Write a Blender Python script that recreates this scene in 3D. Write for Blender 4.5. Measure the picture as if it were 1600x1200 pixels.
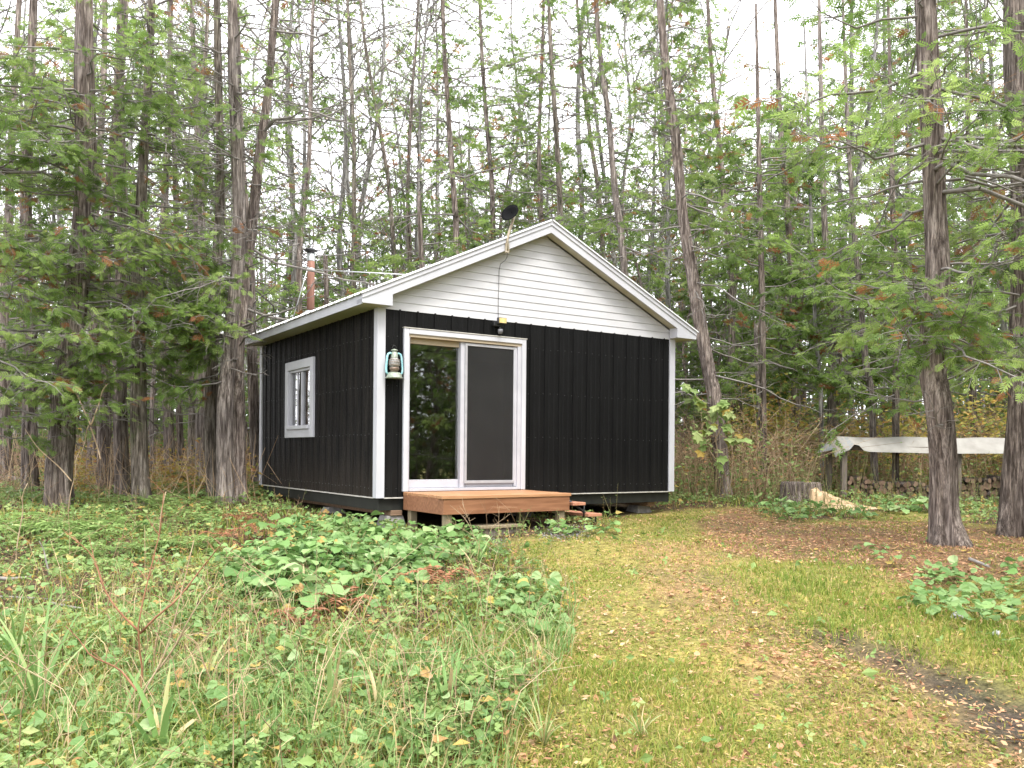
import bpy, bmesh, math, random
import numpy as np
from mathutils import Matrix, Vector

random.seed(7)
rng = np.random.default_rng(11)
scene = bpy.context.scene
for o in list(bpy.data.objects):
    bpy.data.objects.remove(o, do_unlink=True)
COL = scene.collection

# ------------------------------------------------------------------ camera
FPX, HY, ROLL, CAMZ = 1333.93, 708.53, 0.0085, 0.5733      # focal (in 1600-px units), horizon row, roll, eye height over siding base
cam_d = bpy.data.cameras.new("camera")
cam = bpy.data.objects.new("camera", cam_d)
COL.objects.link(cam)
cam_d.sensor_width = 36.0
cam_d.lens = FPX / 1600 * 36
cam_d.shift_y = (HY - 600) / 1600
cam_d.clip_start = 0.05
cam_d.clip_end = 2000
cam.matrix_world = Matrix.Translation((0, 0, CAMZ)) @ Matrix.Rotation(math.radians(90), 4, 'X') @ Matrix.Rotation(ROLL, 4, 'Z')
scene.camera = cam

# ------------------------------------------------------------------ world and sun (bright overcast)
SUN_EL, SUN_AZ = math.radians(58), math.radians(150)        # azimuth from +Y (view direction) clockwise
world = bpy.data.worlds.new("World")
scene.world = world
world.use_nodes = True
nt = world.node_tree
nt.nodes.clear()
wo = nt.nodes.new('ShaderNodeOutputWorld')
bg = nt.nodes.new('ShaderNodeBackground')
sky = nt.nodes.new('ShaderNodeTexSky')
sky.sky_type = 'NISHITA'
sky.sun_disc = False
sky.sun_elevation = SUN_EL
sky.sun_rotation = SUN_AZ
sky.dust_density = 5.0
sky.air_density = 1.0
cloud = nt.nodes.new('ShaderNodeMix')
cloud.data_type = 'RGBA'
cloud.inputs[0].default_value = 0.9                         # an even layer of white cloud over the sky
cloud.inputs[7].default_value = (9.0, 9.0, 9.4, 1)
nt.links.new(sky.outputs[0], cloud.inputs[6])
nt.links.new(cloud.outputs[2], bg.inputs[0])
bg.inputs[1].default_value = 0.14
nt.links.new(bg.outputs[0], wo.inputs[0])

sun_d = bpy.data.lights.new("sun", 'SUN')
sun_d.energy = 1.4
sun_d.angle = math.radians(18)
sun_d.color = (1.0, 0.965, 0.91)
sun = bpy.data.objects.new("sun", sun_d)
COL.objects.link(sun)
sv = Vector((math.sin(SUN_AZ) * math.cos(SUN_EL), math.cos(SUN_AZ) * math.cos(SUN_EL), math.sin(SUN_EL)))
sun.rotation_euler = sv.to_track_quat('Z', 'Y').to_euler()
sun.location = sv * 60

scene.view_settings.view_transform = 'Standard'
scene.view_settings.look = 'None'
scene.view_settings.gamma = 1.0
scene.view_settings.use_curve_mapping = False
scene.view_settings.exposure = 1.5
scene.render.engine = 'CYCLES'
scene.cycles.use_denoising = True
scene.cycles.max_bounces = 7
scene.cycles.diffuse_bounces = 4
scene.cycles.glossy_bounces = 3
scene.cycles.transmission_bounces = 4
scene.cycles.transparent_max_bounces = 8
scene.cycles.caustics_reflective = False
scene.cycles.caustics_refractive = False

# ------------------------------------------------------------------ photo measuring helpers
def at_px(x, y, d):
    """world point seen at photo pixel (x, y) at depth d metres"""
    c, s = math.cos(ROLL), math.sin(ROLL)
    dx, dy = x - 800, y - HY
    return Vector(((c * dx + s * dy) / FPX * d, d, CAMZ - (-s * dx + c * dy) / FPX * d))

def to_px(X, Y, Z):
    Ys = np.maximum(Y, 0.3)
    x = FPX * X / Ys
    y = -FPX * (Z - CAMZ) / Ys
    c, s = math.cos(ROLL), math.sin(ROLL)
    return 800 + c * x - s * y, HY + s * x + c * y

GK = np.array([[-200, -3.0], [-8, -1.15], [0, -1.0], [4, -.78], [8, -.52], [10.5, -.405], [13, -.34], [16, -.24], [20, -.08], [30, .3], [60, 1.4], [250, 6.0]])
def ground(X, Y):
    X = np.asarray(X, float); Y = np.asarray(Y, float)
    z = np.interp(Y, GK[:, 0], GK[:, 1])
    z = (z + np.interp(Y - 1.2, GK[:, 0], GK[:, 1]) + np.interp(Y + 1.2, GK[:, 0], GK[:, 1])) / 3
    z = z + 0.022 * np.sin(X * 1.7 + 0.6 * Y) + 0.018 * np.sin(2.9 * Y - 1.3 * X + 1) + 0.012 * np.sin(5.1 * X + 3.7 * Y)
    left = np.clip((-X - 2.0) / 4, 0, 1) * np.clip((Y - 6) / 5, 0, 1)
    z = z + 0.10 * left
    # shallow wheel rut of the track
    px, py = to_px(X, Y, z)
    rut = np.exp(-((py - (1005 + (px - 1300) * 0.33)) / 26) ** 2) * (px > 1270) * (Y > 1)
    return z - 0.05 * rut

def foot(x, y):
    """depth at which photo pixel (x, y) meets the ground"""
    lo, hi = 1.5, 80.0
    for _ in range(60):
        m = (lo + hi) / 2
        p = at_px(x, y, m)
        if p.z > float(ground(p.x, p.y)): lo = m
        else: hi = m
    p = at_px(x, y, lo)
    return Vector((p.x, p.y, float(ground(p.x, p.y))))

def fbm(X, Y, sc, seed=0):
    r = np.random.default_rng(seed)
    v = 0
    for k in range(5):
        a = r.uniform(0, 6.28, 4); f = sc * (1.7 ** k)
        t = r.uniform(0, 3.14)
        v = v + (np.sin(f * (X * math.cos(t) + Y * math.sin(t)) + a[0] + 1.3 * np.sin(f * .7 * (Y * math.cos(t) - X * math.sin(t)) + a[1]))) / (1.45 ** k)
    return v / 2.4

def in_poly(px, py, poly):
    ins = np.zeros(len(px), bool)
    n = len(poly)
    for i in range(n):
        x1, y1 = poly[i]; x2, y2 = poly[(i + 1) % n]
        c = ((y1 > py) != (y2 > py)) & (px < (x2 - x1) * (py - y1) / (y2 - y1 + 1e-9) + x1)
        ins ^= c
    return ins

# ------------------------------------------------------------------ materials
MATS = {}
def new_mat(name):
    m = bpy.data.materials.new(name)
    m.use_nodes = True
    MATS[name] = m
    return m, m.node_tree, m.node_tree.nodes['Principled BSDF']

def N(nt, typ, **kw):
    n = nt.nodes.new(typ)
    for k, v in kw.items():
        setattr(n, k, v)
    return n

def ramp(nt, stops, fac=None, interp='LINEAR'):
    r = N(nt, 'ShaderNodeValToRGB')
    r.color_ramp.interpolation = interp
    e = r.color_ramp.elements
    while len(e) < len(stops): e.new(0.5)
    for el, (p, c) in zip(e, stops):
        el.position = p
        el.color = (c[0], c[1], c[2], 1)
    if fac is not None: nt.links.new(fac, r.inputs[0])
    return r

def noise(nt, scale, detail=4, stretch=(1, 1, 1), rough=.55, coord='Object', dist=0):
    tc = N(nt, 'ShaderNodeTexCoord')
    mp = N(nt, 'ShaderNodeMapping')
    mp.inputs['Scale'].default_value = stretch
    nt.links.new(tc.outputs[coord], mp.inputs[0])
    n = N(nt, 'ShaderNodeTexNoise')
    n.inputs['Scale'].default_value = scale
    n.inputs['Detail'].default_value = detail
    n.inputs['Roughness'].default_value = rough
    n.inputs['Distortion'].default_value = dist
    nt.links.new(mp.outputs[0], n.inputs[0])
    return n

def bump(nt, b, h, strength=.3, dist=.01):
    n = N(nt, 'ShaderNodeBump')
    n.inputs['Strength'].default_value = strength
    n.inputs['Distance'].default_value = dist
    nt.links.new(h, n.inputs['Height'])
    nt.links.new(n.outputs[0], b.inputs['Normal'])

def simple(name, c1, c2, scale=8, rough=.6, stretch=(1, 1, 1), bumps=0, metallic=0, spec=.4, bd=.004, lo=.3, hi=.7, detail=5):
    m, nt, b = new_mat(name)
    n = noise(nt, scale, detail, stretch)
    r = ramp(nt, [(lo, c1), (hi, c2)], n.outputs[0])
    nt.links.new(r.outputs[0], b.inputs['Base Color'])
    b.inputs['Roughness'].default_value = rough
    b.inputs['Metallic'].default_value = metallic
    b.inputs['Specular IOR Level'].default_value = spec
    if bumps: bump(nt, b, n.outputs[0], bumps, bd)
    return m

def leafy(name, stops, transl=.3, rough=.5, spec=.35, vary=.18, interp='LINEAR'):
    """leaf material: colour from the per-face 'tint' attribute, some light through the leaf"""
    m, nt, b = new_mat(name)
    at = N(nt, 'ShaderNodeAttribute', attribute_name='tint')
    r = ramp(nt, stops, at.outputs['Fac'], interp)
    oi = N(nt, 'ShaderNodeObjectInfo')
    hsv = N(nt, 'ShaderNodeHueSaturation')
    mr = N(nt, 'ShaderNodeMapRange')
    mr.inputs['To Min'].default_value = 1 - vary
    mr.inputs['To Max'].default_value = 1 + vary
    nt.links.new(oi.outputs['Random'], mr.inputs[0])
    nt.links.new(mr.outputs[0], hsv.inputs['Value'])
    nt.links.new(r.outputs[0], hsv.inputs['Color'])
    nt.links.new(hsv.outputs[0], b.inputs['Base Color'])
    b.inputs['Roughness'].default_value = rough
    b.inputs['Specular IOR Level'].default_value = spec
    tr = N(nt, 'ShaderNodeBsdfTranslucent')
    nt.links.new(hsv.outputs[0], tr.inputs[0])
    mx = N(nt, 'ShaderNodeMixShader')
    mx.inputs[0].default_value = transl
    nt.links.new(b.outputs[0], mx.inputs[1])
    nt.links.new(tr.outputs[0], mx.inputs[2])
    nt.links.new(mx.outputs[0], nt.nodes['Material Output'].inputs[0])
    return m

def bark(name, dark, mid, light, moss=0.0, sc=26):
    m, nt, b = new_mat(name)
    n1 = noise(nt, sc, 6, (1, 1, .09), .65, dist=.4)
    n2 = noise(nt, 2.2, 4, (1, 1, .5))
    r = ramp(nt, [(.38, dark), (.5, mid), (.62, light)], n1.outputs[0])
    n4 = noise(nt, sc * 3.6, 5, (1, 1, .05), .7, dist=.6)
    r2 = ramp(nt, [(.3, (.62, .6, .6)), (.7, (1.25, 1.2, 1.15))], n2.outputs[0])
    r4 = ramp(nt, [(.36, (.42, .40, .38)), (.52, (1, 1, 1)), (.66, (1.5, 1.45, 1.4))], n4.outputs[0])
    mf = N(nt, 'ShaderNodeMix', data_type='RGBA', blend_type='MULTIPLY')
    mf.inputs[0].default_value = 1
    nt.links.new(r.outputs[0], mf.inputs[6])
    nt.links.new(r4.outputs[0], mf.inputs[7])
    r = mf
    mx = N(nt, 'ShaderNodeMix', data_type='RGBA', blend_type='MULTIPLY')
    mx.inputs[0].default_value = 1
    nt.links.new(r.outputs[2], mx.inputs[6])
    nt.links.new(r2.outputs[0], mx.inputs[7])
    out = mx.outputs[2]
    if moss:
        n3 = noise(nt, 5, 5, (1, 1, .4))
        r3 = ramp(nt, [(.56, (0, 0, 0)), (.66, (moss, moss, moss))], n3.outputs[0])
        m2 = N(nt, 'ShaderNodeMix', data_type='RGBA')
        nt.links.new(r3.outputs[0], m2.inputs[0])
        nt.links.new(out, m2.inputs[6])
        m2.inputs[7].default_value = (.13, .16, .07, 1)
        out = m2.outputs[2]
    nt.links.new(out, b.inputs['Base Color'])
    b.inputs['Roughness'].default_value = .9
    b.inputs['Specular IOR Level'].default_value = .2
    hs = N(nt, 'ShaderNodeMath', operation='ADD')
    nt.links.new(n1.outputs[0], hs.inputs[0])
    nt.links.new(n4.outputs[0], hs.inputs[1])
    bump(nt, b, hs.outputs[0], 1.0, .04)
    return m

# ------------------------------------------------------------------ mesh helpers
class MB:
    """collects vertices and faces; build() links them as one mesh object"""
    def __init__(s): s.v = []; s.f = []; s.n = 0
    def add(s, verts, faces, tint=0.5, mat=0, smooth=False):
        verts = np.asarray(verts, float).reshape(-1, 3)
        for fa in (faces if isinstance(faces, list) else [faces]):
            fa = np.asarray(fa, int)
            t = np.broadcast_to(np.asarray(tint, float), (len(fa),)) if np.ndim(tint) < 1 or len(np.atleast_1d(tint)) == len(fa) else np.full(len(fa), .5)
            s.f.append((fa + s.n, t, mat, smooth))
        s.v.append(verts); s.n += len(verts)
    def mesh(s, name):
        me = bpy.data.meshes.new(name)
        V = np.concatenate(s.v) if s.v else np.zeros((0, 3))
        me.vertices.add(len(V)); me.vertices.foreach_set('co', V.astype(np.float32).ravel())
        li = np.concatenate([f.ravel() for f, _, _, _ in s.f])
        tot = np.concatenate([np.full(len(f), f.shape[1]) for f, _, _, _ in s.f])
        st = np.concatenate([[0], np.cumsum(tot)[:-1]])
        me.loops.add(len(li)); me.loops.foreach_set('vertex_index', li.astype(np.int32))
        me.polygons.add(len(tot)); me.polygons.foreach_set('loop_start', st.astype(np.int32))
        me.polygons.foreach_set('material_index', np.concatenate([np.full(len(f), m) for f, _, m, _ in s.f]).astype(np.int32))
        me.update(calc_edges=True)
        me.polygons.foreach_set('use_smooth', np.concatenate([np.full(len(f), sm) for f, _, _, sm in s.f]))
        a = me.attributes.new('tint', 'FLOAT', 'FACE')
        a.data.foreach_set('value', np.concatenate([t for _, t, _, _ in s.f]).astype(np.float32))
        return me
    def build(s, name, mats, parent=None):
        return link(name, s.mesh(name), mats, parent)

def link(name, me, mats, parent=None):
    for m in (mats if isinstance(mats, (list, tuple)) else [mats]):
        if m and (len(me.materials) < (len(mats) if isinstance(mats, (list, tuple)) else 1)):
            me.materials.append(MATS[m])
    o = bpy.data.objects.new(name, me)
    COL.objects.link(o)
    if parent: o.parent = parent
    return o

def tag(o, label=None, cat=None, group=None, kind=None):
    if label: o['label'] = label
    if cat: o['category'] = cat
    if group: o['group'] = group
    if kind: o['kind'] = kind
    return o

def empty(name, loc, rz=0.0):
    o = bpy.data.objects.new(name, None)
    o.empty_display_size = .1
    o.location = loc
    o.rotation_euler = (0, 0, rz)
    COL.objects.link(o)
    return o

def copy_tree(o, parent=None):
    c = o.copy()
    COL.objects.link(c)
    c.parent = parent
    for ch in list(o.children):
        copy_tree(ch, c)
    return c

def box_bm(bm, lo, hi, bev=0.0):
    lo, hi = Vector(lo), Vector(hi)
    r = bmesh.ops.create_cube(bm, size=1.0)
    vs = r['verts']
    bmesh.ops.transform(bm, verts=vs, matrix=Matrix.Translation((lo + hi) / 2) @ Matrix.Diagonal((*(hi - lo), 1)))
    if bev:
        es = {e for v in vs for e in v.link_edges}
        bmesh.ops.bevel(bm, geom=list(es), offset=bev, segments=1, profile=.5, affect='EDGES')

def boxes(name, bxs, mat, parent=None, bev=0.0):
    bm = bmesh.new()
    for lo, hi in bxs: box_bm(bm, lo, hi, bev)
    me = bpy.data.meshes.new(name)
    bm.to_mesh(me); bm.free()
    return link(name, me, mat, parent)

def box(name, lo, hi, mat, parent=None, bev=0.003):
    return boxes(name, [(lo, hi)], mat, parent, bev)

def extrude(mb, poly, a, b, axes='xz', mat=0, tint=.5):
    """prism: polygon in two axes, extruded along the third from a to b"""
    n = len(poly)
    third = ({'x', 'y', 'z'} - set(axes)).pop()
    def P(p, t):
        d = {axes[0]: p[0], axes[1]: p[1], third: t}
        return (d['x'], d['y'], d['z'])
    V = [P(p, a) for p in poly] + [P(p, b) for p in poly]
    q = [[i, (i + 1) % n, n + (i + 1) % n, n + i] for i in range(n)]
    mb.add(V, [np.array(q), np.array([list(range(n))[::-1]]), np.array([list(range(n, 2 * n))])], tint, mat)

def frame_from(d):
    d = d / np.maximum(np.linalg.norm(d, axis=-1, keepdims=True), 1e-9)
    ref = np.where(np.abs(d[..., 2:3]) > .9, np.array([1., 0, 0]), np.array([0, 0, 1.]))
    a = np.cross(d, ref); a /= np.maximum(np.linalg.norm(a, axis=-1, keepdims=True), 1e-9)
    return d, a, np.cross(d, a)

def add_segs(mb, p0, p1, r0, r1, sides=3, tint=.5, mat=0):
    p0 = np.asarray(p0, float).reshape(-1, 3); p1 = np.asarray(p1, float).reshape(-1, 3)
    n = len(p0)
    if n == 0: return
    r0 = np.broadcast_to(r0, (n,)); r1 = np.broadcast_to(r1, (n,))
    d, a, b = frame_from(p1 - p0)
    ang = np.arange(sides) * 2 * np.pi / sides
    off = np.cos(ang)[None, :, None] * a[:, None] + np.sin(ang)[None, :, None] * b[:, None]
    V = np.concatenate([p0[:, None] + off * r0[:, None, None], p1[:, None] + off * r1[:, None, None]], 1)
    k = np.arange(sides)
    q = np.stack([k, (k + 1) % sides, sides + (k + 1) % sides, sides + k], 1)
    F = (np.arange(n)[:, None, None] * 2 * sides + q[None]).reshape(-1, 4)
    t = tint if np.ndim(tint) == 0 else np.repeat(tint, sides)
    mb.add(V.reshape(-1, 3), F, t, mat, True)

def add_tube(mb, pts, radii, sides=10, mat=0, caps=True, tint=.5, flute=None, smooth=True):
    """one continuous tube along pts; flute(i, ang) scales the radius"""
    pts = np.asarray(pts, float)
    n = len(pts)
    radii = np.broadcast_to(radii, (n,))
    T = np.gradient(pts, axis=0)
    T /= np.maximum(np.linalg.norm(T, axis=1, keepdims=True), 1e-9)
    a = np.cross(T[0], [0, 1, .3] if abs(T[0][1]) < .9 else [1, 0, .2]); a /= np.linalg.norm(a)
    ang = np.arange(sides) * 2 * np.pi / sides
    V = []
    for i in range(n):
        a = a - T[i] * np.dot(a, T[i]); a /= np.linalg.norm(a)
        b = np.cross(T[i], a)
        f = flute(i, ang) if flute else 1.0
        V.append(pts[i] + (np.cos(ang)[:, None] * a + np.sin(ang)[:, None] * b) * (radii[i] * np.broadcast_to(f, (sides,)))[:, None])
    V = np.concatenate(V)
    k = np.arange(sides)
    q = np.stack([k, (k + 1) % sides, sides + (k + 1) % sides, sides + k], 1)
    F = (np.arange(n - 1)[:, None, None] * sides + q[None]).reshape(-1, 4)
    fs = [F]
    mb.add(V, fs, tint, mat, smooth)
    if caps:
        mb.f.append((np.array([list(range(sides))[::-1]]) + mb.n - len(V), np.array([tint]), mat, False))
        mb.f.append((np.array([list(range((n - 1) * sides, n * sides))]) + mb.n - len(V), np.array([tint]), mat, False))

def add_lathe(mb, prof, centre=(0, 0, 0), sides=16, mat=0, smooth=True):
    """revolve (r, z) profile about the vertical"""
    ang = np.arange(sides) * 2 * np.pi / sides
    V = np.concatenate([np.stack([r * np.cos(ang), r * np.sin(ang), np.full(sides, z)], 1) for r, z in prof]) + np.array(centre)
    k = np.arange(sides)
    q = np.stack([k, (k + 1) % sides, sides + (k + 1) % sides, sides + k], 1)
    F = (np.arange(len(prof) - 1)[:, None, None] * sides + q[None]).reshape(-1, 4)
    mb.add(V, F, .5, mat, smooth)

def scatter(mb, tv, tf, pos, fwd, nrm, size, tint, mat=0, size_y=None):
    """place a flat template (x side, y forward, z normal) at every pos"""
    n = len(pos)
    if n == 0: return
    f = fwd / np.maximum(np.linalg.norm(fwd, axis=1, keepdims=True), 1e-9)
    s = np.cross(f, nrm); s /= np.maximum(np.linalg.norm(s, axis=1, keepdims=True), 1e-9)
    u = np.cross(s, f)
    size = np.broadcast_to(size, (n,))
    sy = size if size_y is None else size_y
    V = pos[:, None] + (tv[None, :, 0:1] * s[:, None] + tv[None, :, 2:3] * u[:, None]) * size[:, None, None] + tv[None, :, 1:2] * f[:, None] * sy[:, None, None]
    for tfa in (tf if isinstance(tf, list) else [tf]):
        pass
    nv = len(tv)
    faces = [(np.arange(n)[:, None, None] * nv + np.asarray(t)[None]).reshape(-1, np.asarray(t).shape[1]) for t in (tf if isinstance(tf, list) else [tf])]
    base = mb.n
    mb.v.append(V.reshape(-1, 3)); mb.n += n * nv
    for fa, t in zip(faces, (tf if isinstance(tf, list) else [tf])):
        mb.f.append((fa + base, np.repeat(np.broadcast_to(tint, (n,)), len(t)), mat, False))

def unit(n, zs=1.0):
    v = rng.normal(size=(n, 3)); v[:, 2] *= zs
    return v / np.linalg.norm(v, axis=1, keepdims=True)

# flat leaf templates (y forward)
def rhomb(b, t, w):
    b, t = np.array(b), np.array(t)
    d = t - b; p = np.array([d[1], -d[0], 0]); p = p / np.linalg.norm(p) * w
    m = b + d * .5
    return [b, m + p, t, m - p]
def spray_template(pairs, w=.05, ax=True):
    V, F = [], []
    def addq(q):
        F.append([len(V) + i for i in range(4)]); V.extend(q)
    if ax: addq(rhomb((0, 0, 0), (0, 1, -.18), w * 1.1))
    for k in range(pairs):
        y = .12 + .72 * k / pairs
        l = .48 * (1 - .55 * k / pairs)
        for s in (-1, 1):
            yy = y + (.05 if s > 0 else 0)
            addq(rhomb((0, yy, -.18 * yy * yy), (s * l * .72, yy + l * .62, -.18 * yy * yy - .10 * l), w))
    return np.array(V, float), np.array(F)
SPRAY = spray_template(4, .055)
SPRAY_LO = spray_template(2, .085)
def round_leaf(n=12, lobes=0.0, cup=.12, notch=.3, wave=.05):
    V = [(0, .05, 0)]
    for i in range(n):
        a = -math.pi / 2 + notch + (2 * math.pi - 2 * notch) * i / (n - 1)
        r = .5 * (1 + lobes * (1 if i % 2 else -1))
        V.append((r * math.cos(a), .5 + r * math.sin(a), cup * (math.cos(a) ** 2) - .04 * (i % 2) + wave * math.sin(2.7 * a + 1) - .10 * max(0, math.sin(a)) ** 2))
    return np.array(V), np.array([[0, i, i + 1] for i in range(1, n)])
COLT = round_leaf(14, .05, .13)
SMALL_LEAF = (np.array([[0, 0, 0], [.3, .45, .09], [0, 1, -.12], [-.3, .45, .09], [0, .45, 0]], float), np.array([[0, 1, 4], [1, 2, 4], [2, 3, 4], [3, 0, 4]]))
TRI = []
TV, TF = [], []
for a in (-1.25, 0, 1.25):
    R = np.array([[math.cos(a), -math.sin(a), 0], [math.sin(a), math.cos(a), 0], [0, 0, 1]])
    q = np.array([[0, .08, 0], [.27, .5, .05], [0, .95, -.1], [-.27, .5, .05]]) @ R.T
    TF += [[len(TV) + 0, len(TV) + 1, len(TV) + 2], [len(TV) + 0, len(TV) + 2, len(TV) + 3]]
    TV += list(q)
TRIFOL = (np.array(TV), np.array(TF))
LITTER = (np.array([[0, -.5, .05], [.38, -.2, .16], [.3, .25, .02], [0, .5, .12], [-.34, .22, 0], [-.36, -.22, .14], [0, 0, .04]], float),
          np.array([[6, i, (i + 1) % 6] for i in range(6)]))

# ------------------------------------------------------------------ material library
def painted_metal(name, base, dust, dlo, dhi, rough=.42):
    m, nt, b = new_mat(name)
    n = noise(nt, 3.5, 6, (3, 3, .35), .7)
    n2 = noise(nt, 60, 3)
    r = ramp(nt, [(dlo, base), (dhi, dust)], n.outputs[0])
    tc = N(nt, 'ShaderNodeTexCoord'); sx = N(nt, 'ShaderNodeSeparateXYZ')
    nt.links.new(tc.outputs['Object'], sx.inputs[0])
    n3 = noise(nt, 9, 5, (1, 1, .25), .7)
    sm_ = N(nt, 'ShaderNodeMath', operation='MULTIPLY_ADD'); sm_.inputs[1].default_value = -1.15; sm_.inputs[2].default_value = .62
    nt.links.new(sx.outputs['Z'], sm_.inputs[0])
    sa = N(nt, 'ShaderNodeMath', operation='MULTIPLY'); sa.use_clamp = True
    nt.links.new(sm_.outputs[0], sa.inputs[0]); nt.links.new(n3.outputs[0], sa.inputs[1])
    dm_ = N(nt, 'ShaderNodeMix', data_type='RGBA')
    nt.links.new(sa.outputs[0], dm_.inputs[0]); nt.links.new(r.outputs[0], dm_.inputs[6])
    dm_.inputs[7].default_value = (dust[0] * 2.2, dust[1] * 2.0, dust[2] * 1.8, 1)
    nt.links.new(dm_.outputs[2], b.inputs['Base Color'])
    rr = ramp(nt, [(.3, (rough - .1,) * 3), (.7, (rough + .15,) * 3)], n2.outputs[0])
    nt.links.new(rr.outputs[0], b.inputs['Roughness'])
    b.inputs['Specular IOR Level'].default_value = .16
    return m
painted_metal('black_siding', (0.0030, 0.0030, 0.0032), (0.0076, 0.0076, 0.0076), .45, .8, .55)
painted_metal('weathered_black_siding', (0.0043, 0.0038, 0.0034), (0.0221, 0.0187, 0.0153), .45, .78, .55)
simple('skirt_board', (0.0064, 0.0072, 0.0064), (0.0176, 0.0192, 0.0152), 5, .6, (2, 2, 1), .2)
simple('white_trim', (0.4368, 0.4410, 0.4704), (0.5208, 0.5250, 0.5544), 3, .4, (1, 1, .4))
simple('white_vinyl', (0.4622, 0.4622, 0.4752), (0.5406, 0.5406, 0.5537), 2.5, .4, (1, 1, 3))
simple('soffit_vinyl', (0.3600, 0.3330, 0.2250), (0.5040, 0.4860, 0.3960), 4, .5)
simple('roof_metal', (0.4675, 0.4675, 0.4590), (0.6120, 0.6120, 0.5950), 3, .35, metallic=.2)
simple('ridge_cap', (.015, .015, .016), (.03, .03, .03), 5, .5)
simple('drip_edge', (0.3825, 0.3655, 0.3230), (0.5270, 0.5100, 0.4675), 12, .5)
simple('door_frame', (0.4032, 0.4032, 0.4368), (0.4788, 0.4788, 0.5124), 4, .35)
simple('jamb_beige', (0.3570, 0.2805, 0.1870), (0.4590, 0.3910, 0.2975), 4, .45, (.3, 1, 1))
simple('screen_frame', (.28, .28, .30), (.38, .38, .39), 8, .5)
simple('interior_wood', (.10, .075, .05), (.17, .13, .09), 3, .8, (4, 4, .4))
simple('curtain_cloth', (.55, .55, .53), (.72, .72, .70), 6, .9, (8, 8, .3), .3)
simple('concrete', (0.1700, 0.1615, 0.1530), (0.3230, 0.3060, 0.2890), 14, .9, bumps=.4)
simple('beam_wood', (.14, .085, .05), (.26, .17, .11), 5, .8, (.5, 6, 6), .2)
simple('cribbing_wood', (.05, .04, .03), (.11, .085, .06), 6, .9, (.5, 5, 5), .3)
simple('stained_deck', (0.3128, 0.1518, 0.0690), (0.4600, 0.2484, 0.1288), 4, .55, (.6, 9, 9), .12, spec=.35)
simple('stained_rim', (0.1805, 0.0779, 0.0380), (0.3040, 0.1472, 0.0779), 4, .6, (.6, 9, 7), .2, spec=.3)
simple('post_wood', (.17, .14, .085), (.30, .245, .16), 5, .8, (6, 6, .5), .2)
simple('grey_post_wood', (.10, .085, .07), (.22, .185, .155), 6, .9, (7, 7, .5), .4)
simple('step_tread_wood', (.36, .15, .085), (.50, .25, .16), 4, .6, (9, .6, 9), .15)
simple('black_iron', (.010, .010, .011), (.022, .022, .022), 20, .45, spec=.5)
simple('rusty_pipe', (0.2175, 0.1015, 0.0696), (0.3915, 0.2102, 0.1595), 6, .65, (2, 2, .35), .15, metallic=.15)
simple('galvanized', (.50, .52, .53), (.70, .72, .73), 14, .35, metallic=.6)
simple('cap_iron', (.02, .02, .022), (.05, .05, .055), 14, .5)
simple('turquoise_paint', (.16, .42, .48), (.36, .62, .66), 26, .45, lo=.35, hi=.6)
simple('lantern_metal', (0.1700, 0.2040, 0.1530), (0.3230, 0.3570, 0.2890), 30, .45, metallic=.2)
simple('lantern_globe', (.14, .13, .12), (.34, .33, .30), 40, .15, spec=.7)
simple('lantern_burner', (.16, .11, .08), (.28, .22, .17), 40, .5, metallic=.4)
simple('lamp_lens', (.50, .38, .14), (.72, .58, .28), 30, .3)
simple('grey_plastic', (.12, .12, .13), (.20, .20, .21), 10, .4)
simple('dish_black', (.003, .003, .0035), (.006, .006, .006), 10, .8, spec=.1)
simple('mast_steel', (.26, .20, .12), (.50, .45, .36), 18, .5, metallic=.4, stretch=(1, 1, .3))
simple('cable', (.05, .05, .05), (.08, .08, .08), 10, .6)
simple('tarp', (0.2448, 0.2304, 0.2052), (0.3384, 0.3240, 0.2952), 3, .55, (1, 1, 1), .15, lo=.35, hi=.65)
simple('tarp_underside', (.22, .23, .23), (.30, .31, .31), 4, .6)
leafy('cut_wood', [(0, (.12, .08, .056)), (1, (.22, .15, .105))], 0, .9, .2, vary=.45)
simple('fresh_wood', (0.4420, 0.3060, 0.1700), (0.6290, 0.4760, 0.3060), 9, .85, (1, 1, .5), .4)
simple('sawdust', (.48, .32, .19), (.68, .49, .32), 30, .95, bumps=.5)
simple('moss', (.10, .11, .015), (.24, .23, .04), 30, .95, bumps=.8, bd=.02)
simple('stone', (.28, .28, .28), (.55, .55, .56), 12, .9, bumps=.4)
simple('red_stem', (.20, .085, .045), (.34, .17, .09), 30, .7)
simple('dry_stem', (.26, .18, .11), (.44, .34, .22), 20, .8)
simple('twig', (.14, .125, .112), (.26, .24, .22), 12, .9)
simple('dead_twig', (.16, .145, .13), (.33, .305, .28), 12, .9)
simple('leaf_stalk', (.16, .12, .05), (.24, .22, .09), 12, .7)
bark('cedar_bark', (0.1069, 0.0858, 0.0757), (0.2543, 0.2158, 0.1929), (0.4748, 0.4222, 0.3857))
bark('pale_bark', (0.126, 0.107, 0.096), (0.284, 0.252, 0.230), (0.483, 0.445, 0.415))
bark('dark_bark', (0.0866, 0.0708, 0.0615), (0.2172, 0.1856, 0.1656), (0.4107, 0.3642, 0.3289))
bark('mossy_bark', (0.0934, 0.0812, 0.0663), (0.2352, 0.2076, 0.1751), (0.4039, 0.3712, 0.3313), .85)
bark('grey_bark', (0.1395, 0.1392, 0.1361), (0.3106, 0.3097, 0.3053), (0.5592, 0.5638, 0.5608), .3, 14)
ORANGE = [(.905, (.26, .16, .06)), (.95, (.30, .14, .055)), (1.0, (.38, .17, .08))]
leafy('cedar_foliage', [(0, (.060, .100, .024)), (.3, (.130, .215, .050)), (.6, (.225, .335, .085)), (.89, (.34, .445, .135))] + ORANGE, .58)
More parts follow.
